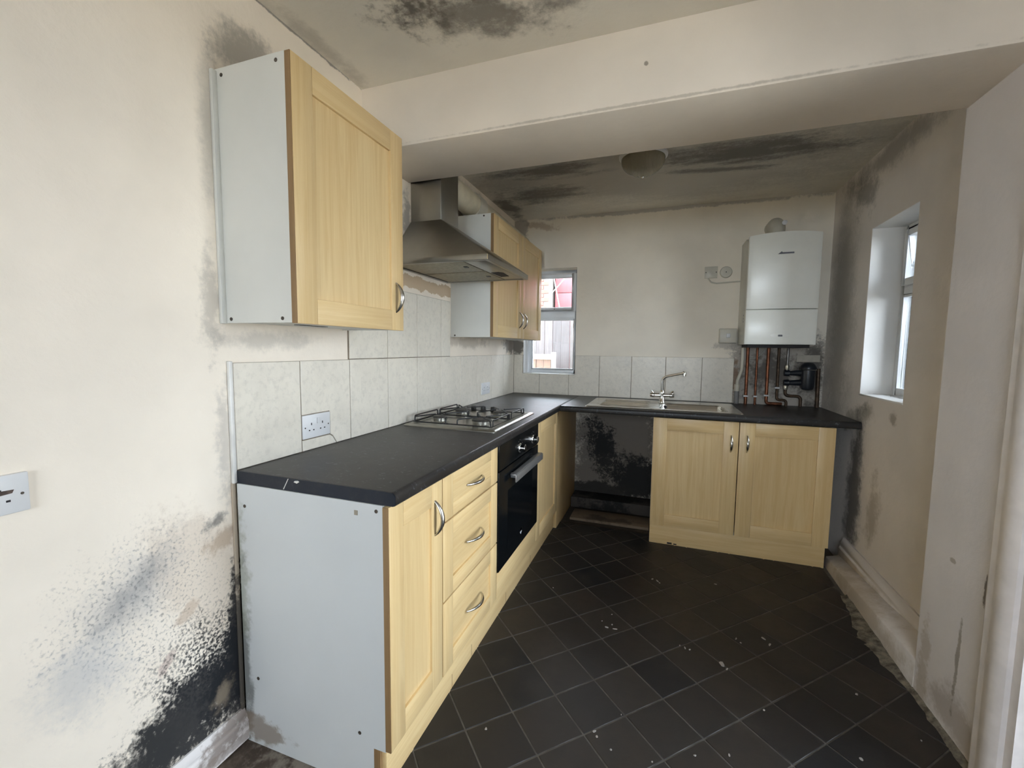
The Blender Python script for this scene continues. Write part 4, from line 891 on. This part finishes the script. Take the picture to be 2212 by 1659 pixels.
fg = fence('low brown board gate with pale top rail outside the back window', 0, 'y', 4.0, -0.9, 0.05, 1.20, 0.085, BROWNW, ((1.215, 0.03, PALER),))
box('post', PALER, fg, 0.03, 0.075, 3.96, 4.02, -0.15, 1.27)
fence('pale weathered board fence beyond the side window', 0, 'x', 5.2, 1.0, 9.0, 1.35, 0.16, GREYW)
BRICK = [plain('red_brick_%d' % i, c2, 0.85, var=0.15) for i, c2 in enumerate(((0.21, 0.085, 0.065), (0.25, 0.11, 0.08), (0.18, 0.08, 0.065)))]
hs = thing('brick_house', 'red brick house corner beyond the garden fence', 'house', (-1.6, 7.4, -0.15))
box('wall', plain('mortar', (0.30, 0.27, 0.24), 0.9), hs, -3.0, -0.80, 7.03, 8.5, -0.15, 3.1)
me = None
for r in range(15):
    for i in range(6):
        xx = -0.805-0.225*i-(0.11 if r % 2 else 0)
        if me: o = bpy.data.objects.new('brick', me); COL.objects.link(o); o.location = Vector((xx, 7.0, 1.9+0.075*r))-wpos(hs); o.parent = hs
        else:
            o = MB().box(-0.212, 0, 0, 0.05, 0, 0.065).build('brick', BRICK[0], None); o.location = Vector((xx, 7.0, 1.9+0.075*r))-wpos(hs); o.parent = hs; me = o.data
        if i+r > 0 and (i*7+r*3) % 3: 
            o.material_slots[0].link = 'OBJECT'; o.material_slots[0].material = BRICK[(i*7+r*3) % 3]
sh = thing('red_outbuilding', 'red painted boarded outbuilding beyond the garden fence', 'shed', (0.3, 7.5, -0.15))
REDB = plain('red_paint', (0.21, 0.055, 0.06), 0.6, var=0.08)
box('wall', REDB, sh, -0.74, 2.6, 7.25, 8.5, -0.15, 3.0)
for i in range(10): box('board', REDB, sh, -0.74, 2.6, 7.225, 7.252, -0.1+0.31*i, 0.2+0.31*i, 0.003)
POLEM = plain('white_pole', (0.35, 0.33, 0.32), 0.5)
pl = MB().tube([(-0.735, 6.8, -0.15), (-0.735, 6.8, 3.2)], 0.02, 10).build('washing_line_post', POLEM, None); tag(pl, 'slim white washing line post in front of the red outbuilding', 'post')
for a, b2 in (((-0.70, 6.8, 2.75), (-0.55, 6.8, 2.05)), ((-0.72, 6.8, 2.30), (-0.30, 6.8, 2.75))): MB().tube([a, b2], 0.009, 8).build('stay', POLEM, pl)
